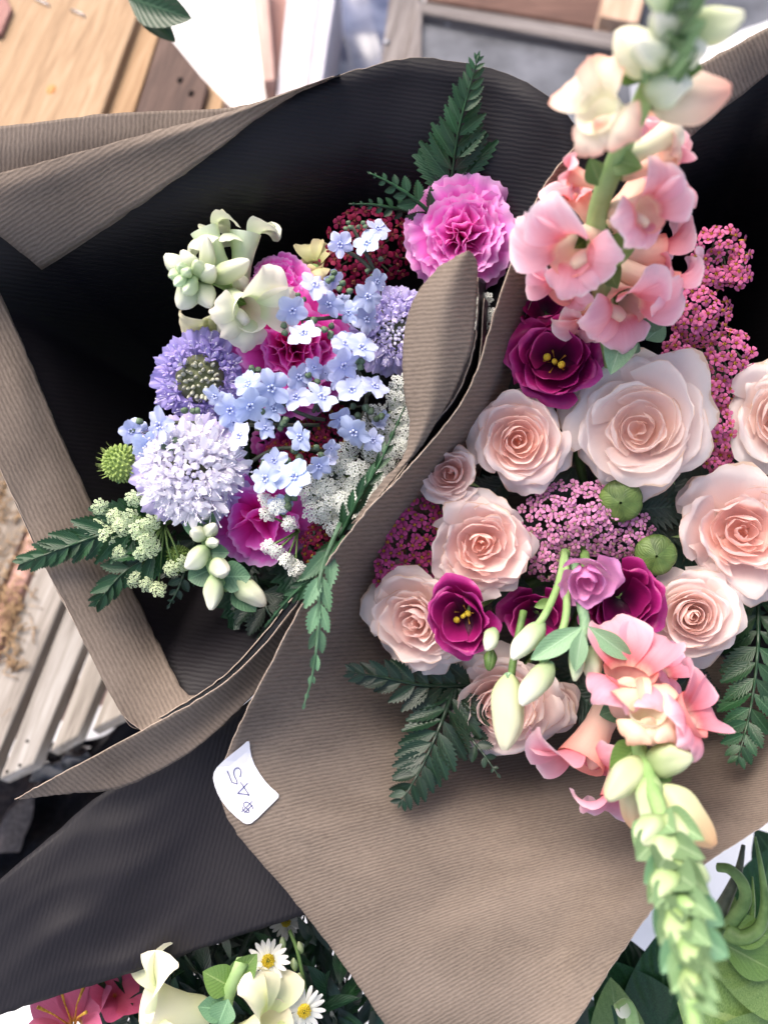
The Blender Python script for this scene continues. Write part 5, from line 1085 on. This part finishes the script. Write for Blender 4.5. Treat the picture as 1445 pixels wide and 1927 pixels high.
# ---- Queen Anne's lace
def umbellet(mat, seed, nf=30):
    r = np.random.RandomState(seed); mb = MB()
    for i in range(nf):
        f = math.sqrt((i + .5) / nf); a_ = i * 2.39996; x, y = f * math.cos(a_), f * math.sin(a_); z = .35 * (1 - f * f) + r.uniform(-.05, .05)
        nn = Vector((x + r.uniform(-.4, .4), y + r.uniform(-.4, .4), 1.0)); m_ = basis(Vector((x, y, z)), nn, r.uniform(0, 6), (0, 1, .01)); q = r.uniform(.17, .24)
        for k in range(5):
            b_ = k * 1.2566; V = [(0, .02, 0), (-.42 * q, .6 * q, .05 * q), (0, .55 * q, .12 * q), (.42 * q, .6 * q, .05 * q), (-.22 * q, q, 0), (.22 * q, q, 0)]
            mb.add(xf(V, m_ @ Matrix.Rotation(b_, 4, 'Z')), [(0, 2, 1), (0, 3, 2), (1, 2, 4), (2, 5, 4), (2, 3, 5)], [(.5, .2), (.3, .7), (.5, .6), (.7, .7), (.4, 1), (.6, 1)])
        V, F, uv = tube([Vector((x, y, z)), Vector((x * .4, y * .4, -.5)), Vector((0, 0, -.9))], .018, 3, False); mb.add(V, F, uv, 1)
    return mb.mesh('umbellet', [mat, STEM])
UMW = [umbellet(WHITEF, q) for q in range(3)]; UML = [umbellet(LIMEF, 9 + q, 26) for q in range(3)]
def lace(label, pts, rpx, mes, hub, tie, seed):
    r = random.Random(seed); root = thing('lace_flower', label, 'flower umbel', W(*hub))
    mb = MB(); org = W(*hub)
    for (x, y, h) in pts:
        n = facing(x, y, h, r.uniform(-22, 22), r.uniform(-22, 22)); p = W(x, y, h); q = S(rpx, h) * r.uniform(.85, 1.15)
        part('umbellet', mes[r.randrange(3)], root, basis(p, n, r.uniform(0, 6)), q)
        V, F, uv = tube([p - n * q * .9, (p - n * q * .9).lerp(org, .5) + n * .002, org], .0005, 5); mb.add(V - np.array(org), F, uv)
    part('rays', mb.mesh('rays', [STEM]), root, Matrix.Translation(org)); stem_part(root, org, (CAMPOS - org).normalized(), tie, STEM, .0014)
def fill(blobs, d, seed):
    r = random.Random(seed); out = []
    for (bx, by, bh, rx, ry, rot) in blobs:
        for _ in range(500):
            a_ = r.uniform(0, 6.283); q = math.sqrt(r.random()); u_, v_ = rx * q * math.cos(a_), ry * q * math.sin(a_); c_, s_ = math.cos(R_(rot)), math.sin(R_(rot))
            x, y = bx + u_ * c_ - v_ * s_, by + u_ * s_ + v_ * c_
            if all((x - X) ** 2 + (y - Y) ** 2 > d * d for X, Y, _h in out): out.append((x, y, bh + .5 * (1 - q * q) + r.uniform(-.15, .15)))
    return out
lace("white lace flower umbel filling the paper edge by the curled tip", fill([(700, 850, .6, 95, 50, -58), (640, 925, .9, 70, 56, -50), (745, 770, .4, 60, 24, -70)], 25, 1), 23, UMW, (690, 880, -2.4), TIE_L, 1)
lace("white lace flower scrap on the magenta petals", [(500, 940, 2.2), (522, 950, 2.4), (545, 985, 2.2), (505, 965, 2.0), (520, 1038, 1.8), (540, 1055, 1.8), (505, 1030, 1.8), (556, 1068, 1.6)], 17, UMW, (560, 1000, .6), TIE_L, 2)
lace("white lace flower peeking behind the curled paper tip", fill([(905, 590, 1.8, 16, 34, 0)], 18, 3), 15, UMW, (910, 600, 0), TIE_L, 3)
lace("greenish lace flower umbel hanging over the folded paper edge", [(190, 955, 1.4), (216, 972, 1.5), (252, 938, 1.9), (246, 975, 2.0), (232, 992, 1.8), (262, 998, 2.0), (285, 985, 2.0), (276, 1012, 1.9), (205, 1005, 1.3), (186, 990, 1.2), (268, 1042, 1.6), (285, 1030, 1.7), (222, 1042, 1.2), (252, 1088, 1.0), (278, 1100, 1.0), (298, 1108, 1.0), (322, 1070, 1.4), (345, 1062, 1.2)], 18, UML, (310, 985, .4), TIE_L, 4)
# ---- left snapdragons
ls = thing('snapdragon', 'greenish white snapdragon tip against the black paper', 'snapdragon', W(480, 600, -3))
line_part('stem', [(500, 860, -12), (490, 640, -3), (450, 560, .4), (400, 525, 2.0), (345, 515, 3.0)], (.003, .002), STEM_LT, ls, 9)
GW = (.93, 1, .93)
floret(ls, (430, 530, .8), (385, 432, 1.4), SNAP_CR, SNAP_GR, .66, (-.2, 1), 0, GW, .95, r1)
floret(ls, (450, 545, .4), (462, 440, .8), SNAP_CR, SNAP_GR, .72, (.3, 1), 0, (.88, .97, .93), .8, r1)
floret(ls, (430, 560, 1.4), (474, 588, 2.8), SNAP_CR, SNAP_GR, 1.0, (.8, .6), 0, None, .75, r1)
floret(ls, (440, 580, 0), (402, 622, .8), SNAP_CR, SNAP_GR, 1.0, (-.7, -.4), 0, (1, .98, .84), .5, r1)
for (b, t, wp, cc) in (((395, 525, 2.0), (385, 445, 2.8), 42, None), ((400, 528, 2.0), (470, 490, 2.8), 48, None), ((385, 525, 2.2), (400, 505, 3.6), 42, None), ((375, 522, 2.4), (372, 490, 3.8), 36, (.9, 1, .85)), ((365, 520, 2.4), (310, 480, 3.0), 46, None), ((372, 520, 2.6), (345, 470, 3.2), 44, None), ((380, 530, 2.2), (395, 580, 2.8), 46, None), ((372, 530, 2.4), (335, 578, 2.6), 60, None), ((365, 525, 2.6), (350, 550, 3.8), 40, (.9, 1, .85)), ((355, 518, 2.8), (318, 520, 3.8), 34, (.85, .97, .8)), ((352, 515, 3.0), (335, 500, 4.0), 30, (.8, .95, .78)), ((352, 518, 3.0), (330, 535, 4.0), 30, (.8, .95, .78)), ((350, 515, 3.0), (352, 512, 4.2), 28, (.8, .95, .78)), ((460, 545, .6), (445, 520, 1.8), 40, None)):
    bud(ls, b, t, wp, SNAP_GR, True, cc, .22, smat=FERN_LT)
lt = thing('snapdragon', 'pale yellow snapdragon floret behind the blue flowers', 'snapdragon', W(590, 560, -4))
line_part('stem', [(510, 880, -14), (560, 640, -5), (590, 540, -1.5), (592, 500, -.6)], .002, STEM_LT, lt)
floret(lt, (600, 540, -1.6), (588, 492, -.4), SNAP_CR, SNAP_CR, .85, (.2, 1), 0, (.9, .86, .62), .8, r1)
l2 = thing('snapdragon', 'green snapdragon bud stem at the bottom of the left bouquet', 'snapdragon', W(400, 1000, -2))
line_part('stem', [(480, 900, -12), (400, 960, -1), (388, 1010, 1.4), (398, 1070, 1.8), (430, 1110, 1.6)], (.0024, .0018), STEM_LT, l2)
for (b, t, wp, mm) in (((392, 1030, 1.8), (352, 1070, 2.4), 46, SNAP_GR), ((400, 1060, 2.0), (430, 1078, 2.8), 44, SNAP_GR), ((405, 1080, 1.8), (400, 1148, 2.2), 48, SNAP_GR), ((440, 1090, 1.4), (498, 1140, 1.8), 52, SNAP_GR), ((388, 1010, 1.6), (362, 1000, 2.4), 36, SNAP_GR), ((390, 1005, 1.6), (405, 990, 2.6), 34, SNAP_GR), ((392, 1020, 1.6), (408, 1022, 2.6), 28, SNAP_GR)):
    bud(l2, b, t, wp, mm, True, None, .22, smat=FERN_LT, sl=.7)
for (b, t, wp) in (((388, 1000, 1.5), (345, 985, 1.8), 34), ((400, 1070, 1.6), (355, 1090, 1.8), 50), ((410, 1085, 1.6), (470, 1085, 1.8), 60), ((395, 1040, 1.8), (430, 1040, 2), 34), ((440, 1100, 1.0), (480, 1150, 1.4), 50), ((390, 985, 1.4), (398, 965, 2.0), 30)):
    single_leaf(l2, b, t, wp, FERN_LT, cup=.6)
# ---- left ferns
frond('tall green fern standing against the black paper at the top', [(850, 470, -.5), (848, 375, .7), (862, 250, 2.7), (900, 104, 4.3)], 112, 13, FERN, seed=11, ang=50, start=.30, ratio=.36, prof=([0, .3, .45, .6, .8, 1], [.9, 1.0, .72, .5, .34, .10]))
frond('fern side frond pointing left above the crimson yarrow', [(830, 420, 1), (780, 375, 1.8), (735, 345, 2.2), (695, 325, 2.4)], 46, 6, FERN, seed=12, start=.2)
frond('small fern tip left of the pink carnation', [(780, 400, .6), (740, 392, 1.2), (700, 385, 1.5), (656, 384, 1.7)], 26, 6, FERN, seed=13, start=.2)
frond('fern tip at the right of the pink carnation', [(930, 420, 0), (950, 395, .4), (970, 380, .6), (990, 368, .8)], 30, 5, FERN, seed=14)
frond('fern leaf stretching across the folded paper edge', [(320, 960, -.4), (240, 990, 1.0), (150, 1020, 1.6), (38, 1062, 2.1)], 78, 12, FERN, seed=15, ang=36, ratio=.4, prof=([0, .3, .6, .85, 1], [1.2, 1.1, .8, .5, .25]))
frond('fern leaf hanging over the folded paper near the lace flower', [(330, 1000, -.2), (290, 1040, .8), (230, 1080, 1.2), (180, 1140, 1.4)], 66, 9, FERN, seed=16, ang=38, ratio=.42, prof=([0, .3, .6, .85, 1], [1.2, 1.1, .8, .5, .25]))
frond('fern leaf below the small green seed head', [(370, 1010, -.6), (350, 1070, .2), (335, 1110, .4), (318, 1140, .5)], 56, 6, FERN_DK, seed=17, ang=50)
frond('light green fern hanging down over the front kraft paper', [(640, 985, 3.2), (604, 1080, 4.6), (600, 1180, 4.8), (588, 1270, 4.8), (572, 1328, 4.6)], 74, 7, FERN_LT, seed=18, ang=24, ratio=.42, start=.18, prof=([0, .2, .5, .8, 1], [.8, 1.1, .8, .3, .1]), droop=.08)
frond('green fern blades leaning out at the lower paper edge', [(650, 1010, 2.2), (600, 1075, 3.4), (550, 1120, 3.4), (500, 1178, 3.2)], 64, 8, FERN, seed=19, ang=26, ratio=.36)
frond('dark narrow fern along the curled paper', [(640, 1010, 1.6), (680, 930, 2.8), (715, 870, 3.0), (762, 765, 3.0)], 56, 9, FERN, seed=20, ang=24, ratio=.34)
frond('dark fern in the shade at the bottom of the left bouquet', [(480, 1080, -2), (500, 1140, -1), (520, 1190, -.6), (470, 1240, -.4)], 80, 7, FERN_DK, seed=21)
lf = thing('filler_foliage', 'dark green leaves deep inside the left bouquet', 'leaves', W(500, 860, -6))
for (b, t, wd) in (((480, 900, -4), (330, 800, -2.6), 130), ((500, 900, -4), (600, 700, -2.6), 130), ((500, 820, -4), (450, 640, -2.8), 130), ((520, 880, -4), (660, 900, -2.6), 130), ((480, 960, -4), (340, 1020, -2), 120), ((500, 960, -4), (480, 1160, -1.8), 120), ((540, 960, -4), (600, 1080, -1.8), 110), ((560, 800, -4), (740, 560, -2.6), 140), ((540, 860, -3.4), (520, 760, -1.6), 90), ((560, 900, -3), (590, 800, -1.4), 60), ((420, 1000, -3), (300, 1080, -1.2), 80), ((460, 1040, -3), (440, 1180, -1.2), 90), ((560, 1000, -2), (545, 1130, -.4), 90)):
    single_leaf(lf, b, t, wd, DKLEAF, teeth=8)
line_part('stem', [(500, 860, -4), (500, 880, -10), (500, 900, -19)], .003, STEM, lf)

# ================================================================== bouquet below
bb = thing('green_filler', 'dark green leafy filler of the lower bouquet', 'foliage', W(600, 1900, -6), kind='stuff')
mb = MB(); r = random.Random(33); org = W(600, 1900, -6)
for i in range(900):
    x = r.uniform(200, 800); y = r.uniform(1700, 2000); h = r.uniform(-5.5, -1.2); a_ = r.uniform(-2.6, -.5); L = r.uniform(40, 110)
    b = W(x, y, h); t = W(x + L * math.cos(a_), y + L * math.sin(a_), h + r.uniform(-.6, 1.4)); n = (CAMPOS - b).normalized() + Vector((r.uniform(-.8, .8), r.uniform(-.8, .8), 0))
    V, F, uv = leaf(0, ratio=r.uniform(.14, .28), nv=6, droop=r.uniform(-.2, .3)); L_ = (t - b).length
    mb.add(xf(V, ybasis(b - org, t - b, n) @ Matrix.Diagonal((L_, L_, L_, 1))), F, uv, r.randrange(3))
part('leaves', mb.mesh('leaves', [DKLEAF, FERN_DK, FERN]), bb, Matrix.Translation(org))
def aster(label, px, py, h, rpx, tx, ty, seed, c=None):
    R = S(rpx, h); n = facing(px, py, h, tx, ty); r = np.random.RandomState(seed); root = thing('aster', label, 'aster', W(px, py, h) - n * R * .3); M = basis(W(px, py, h), n)
    V, F, uv = petal(1, .27, 80, 98, -.2, .02, 1, .25, 3, .5, .6, .2, nu=5, nv=7); pm = mesh('ray_petal', V, F, uv, [DAISY])
    for k in range(18): part('ray_petal', pm, root, M @ Matrix.Rotation(k * 6.2832 / 18 + r.uniform(-.08, .08), 4, 'Z') @ Matrix.Translation((0, R * .2, -R * .03 * (k % 2))) @ Matrix.Rotation(r.uniform(-.2, .12), 4, 'X'), (R * .8, R * .8 * r.uniform(.88, 1.05), R * .8), c)
    mb = MB()
    for i in range(40):
        f = math.sqrt((i + .5) / 40) * .3; a_ = i * 2.39996; V, F, uv = ellipsoid(6, 4); mb.add(xf(V, Matrix.Translation((f * math.cos(a_) * R, f * math.sin(a_) * R, R * (.12 - f * f))) @ Matrix.Diagonal((R * .035, R * .035, R * .12, 1))), F, uv)
    V, F, uv = lathe([(.3 * R, -.02 * R), (.25 * R, .08 * R), (.001, .13 * R)], 12); mb.add(V, F, uv)
    part('disc', mb.mesh('disc', [YELLOW]), root, M, 1, c); stem_part(root, M.translation - n * R * .05, n, TIE_B, STEM, .001)
aster('white aster with yellow centre at the bottom between the papers', 505, 1808, .2, 42, 0, 0, 1)
aster('white aster half seen at the bottom picture edge', 572, 1902, .4, 44, 14, -20, 2)
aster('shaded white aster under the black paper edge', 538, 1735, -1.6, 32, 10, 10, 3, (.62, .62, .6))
br = thing('aster_buds', 'green aster buds beside the white aster', 'buds', W(560, 1840, -3))
line_part('stem', [(600, 1960, -4), (575, 1860, -1), (560, 1790, -.4), (545, 1750, -.6)], .0009, STEM, br)
for (x, y) in ((530, 1772), (563, 1780), (563, 1840), (536, 1845), (552, 1812)): bud(br, (x + 4, y + 14, -.8), (x, y - 8, -.2), 16, SNAP_GR, True, (.75, .85, .6), .2)
ys = thing('snapdragon', 'cream and yellow snapdragon at the bottom picture edge', 'snapdragon', W(440, 1940, -3))
line_part('stem', [(560, 2100, -10), (460, 1990, -1), (425, 1900, .8), (455, 1810, 1.6)], .003, STEM_LT, ys)
floret(ys, (400, 1905, .6), (282, 1890, 1.8), SNAP_CR, SNAP_CR, .85, (-.3, 1), 0, (1, 1, .9), 1.1, r1)
floret(ys, (440, 1960, .8), (520, 1925, 1.8), SNAP_CR, SNAP_CR, .9, (.4, 1), 0, (1, 1, .88), 1.1, r1)
for (b, t, wp, m_) in (((440, 1860, 1.0), (385, 1830, 1.6), 60, LEAFG), ((430, 1900, 1.2), (375, 1895, 1.8), 50, FERN_LT), ((430, 1880, 1.4), (410, 1930, 1.8), 50, FERN_LT), ((440, 1850, 1.2), (480, 1800, 1.8), 50, LEAFG)): single_leaf(ys, b, t, wp, m_, cup=.5)
al = thing('alstroemeria', 'pink alstroemeria with yellow streaked throat at the bottom left', 'alstroemeria', W(160, 1930, -2))
ALS = petal_mat('alstroemeria_pink', [(0.0, (230, 170, 60)), (0.12, (206, 96, 122)), (1.0, (222, 120, 156))], .3, .45, .15, (190, 110, 140))
M = basis(W(140, 1935, -1.2), facing(140, 1935, -1.2, -24, 34))
for k in range(6):
    V, F, uv = petal(S(100), S(64), 30, 80, .25, .03, 1.2, .35, 2, .25, .6, .3, nu=11, nv=11); part('petal', mesh('petal', V, F, uv, [ALS]), al, M @ Matrix.Rotation(k * 1.047 + .2, 4, 'Z') @ Matrix.Translation((0, .003, -.001 * (k % 2))), 1, (.66, .7, .74) if k % 2 else (.8, .84, .86))
mb = MB()
for k in range(6):
    a_ = k * 1.05; mb.add(*tube([(0, 0, 0), (.006 * math.cos(a_), .006 * math.sin(a_), .012), (.012 * math.cos(a_), .012 * math.sin(a_), .018)], [.0004, .0004, .0009], 6))
part('stamens', mb.mesh('stamens', [GOLD]), al, M)
stem_part(al, M.translation, facing(150, 1925, -.6), TIE_B, STEM, .002)
pk = thing('pink_petal_flower', 'dark pink petals under the black paper edge at the bottom left', 'flower', W(215, 1870, -2))
M = basis(W(215, 1875, -2), facing(215, 1875, -2, 20, 20))
for k in range(5):
    V, F, uv = petal(S(70), S(60), 30, 85, .25, .03, 1.2, .35, 2, .25, .6, .3, nu=9, nv=9); part('petal', mesh('petal', V, F, uv, [ALS]), pk, M @ Matrix.Rotation(k * 1.2566, 4, 'Z'), 1, (.75, .5, .6))
# ================================================================== plants at the bottom right
BROADG = leaf_mat('broad_leaf', (88, 122, 62), (140, 166, 100), 0.4, 0.2, (170, 190, 130))
bl = thing('broad_leaf_plant', 'dark broad leaves under the kraft paper at the bottom right', 'plant', W(1180, 1950, -8))
for (b, t, wd, m_) in (((1330, 2080, -6), (1120, 1810, -4.5), 170, FERN), ((1240, 2080, -6), (1250, 1760, -4.2), 150, FERN), ((1120, 2080, -7), (1060, 1850, -5.4), 150, FERN_DK), ((1260, 2040, -7), (1170, 1770, -5.6), 150, FERN_DK), ((1180, 2060, -5), (1150, 1850, -3.8), 110, BROADG), ((1330, 1990, -6), (1300, 1700, -5.4), 130, FERN), ((1300, 1900, -7), (1380, 1690, -6.6), 110, BROADG), ((1420, 1800, -7), (1450, 1600, -6.6), 120, FERN), ((1200, 1980, -4.6), (1110, 1900, -4), 90, FERN), ((1520, 1960, -4), (1285, 1890, -2.4), 300, BROADG), ((1560, 1850, -4.4), (1335, 1800, -3.0), 170, BROADG), ((1480, 2050, -3.6), (1330, 1960, -2), 200, BROADG), ((1420, 1560, -8), (1480, 1650, -7.6), 80, FERN)):
    single_leaf(bl, b, t, wd, m_, droop=.12)
line_part('stem', [(1300, 2090, -7), (1320, 2110, -10), (1340, 2130, -14)], .004, STEM, bl)
fz = thing('fuzzy_shoot', 'pale fuzzy green shoot at the bottom beside the kraft paper', 'shoot', W(1180, 1960, -2))
line_part('stem', [(1195, 2000, -2), (1190, 1930, -1.4), (1180, 1892, -1), (1160, 1900, -.8)], (.0035, .0026), STEM_LT, fz, 9)
bud(fz, (1182, 1895, -1), (1162, 1905, -.6), 34, SNAP_GR, True, None, .2)
cp = thing('curly_pod_plant', 'green curling sepals of a flower at the right edge under the kraft paper', 'plant', W(1370, 1760, -4))
line_part('tendril', [(1350, 1632, -3), (1372, 1636, -2.6), (1395, 1660, -2.4), (1402, 1690, -2.4), (1388, 1718, -2.6), (1366, 1745, -3)], (.0022, .0036), STEM, cp, 9)
line_part('tendril', [(1398, 1590, -3), (1388, 1640, -3), (1366, 1690, -3.2), (1350, 1720, -3.4)], (.0010, .0040), STEM_DK, cp, 9)
line_part('tendril', [(1420, 1575, -2.6), (1432, 1640, -2.4), (1438, 1700, -2.2), (1428, 1745, -2.2), (1395, 1765, -2.4), (1366, 1750, -2.8)], (.0006, .0046), STEM, cp, 9)
line_part('tendril', [(1415, 1650, -2.8), (1416, 1700, -2.8), (1412, 1735, -2.8)], (.0004, .0018), LEAFG, cp, 7)
single_leaf(cp, (1360, 1745, -3), (1445, 1762, -2.4), 60, LEAFG, cup=.8)
single_leaf(cp, (1350, 1770, -3.4), (1460, 1830, -3), 70, LEAFG, cup=.8)
line_part('stem', [(1350, 1735, -3.4), (1340, 1820, -6), (1330, 1950, -12)], .004, STEM, cp)

# ================================================================== ivy at the top
iv = thing('ivy', 'dark green ivy leaf above the pine crate at the top', 'ivy', Wz(260, 0, 0.30))
for (b, t, wd) in (((240, -6, -8.5), (358, 34, -7.6), 74), ((262, 10, -9), (330, 78, -9), 44)): single_leaf(iv, b, t, wd, FERN, droop=.1, cup=.4, peak=.3)
line_part('stem', [(240, -6, -8.5), (200, -40, -9.5), (150, -80, -11)], .0012, STEM, iv)
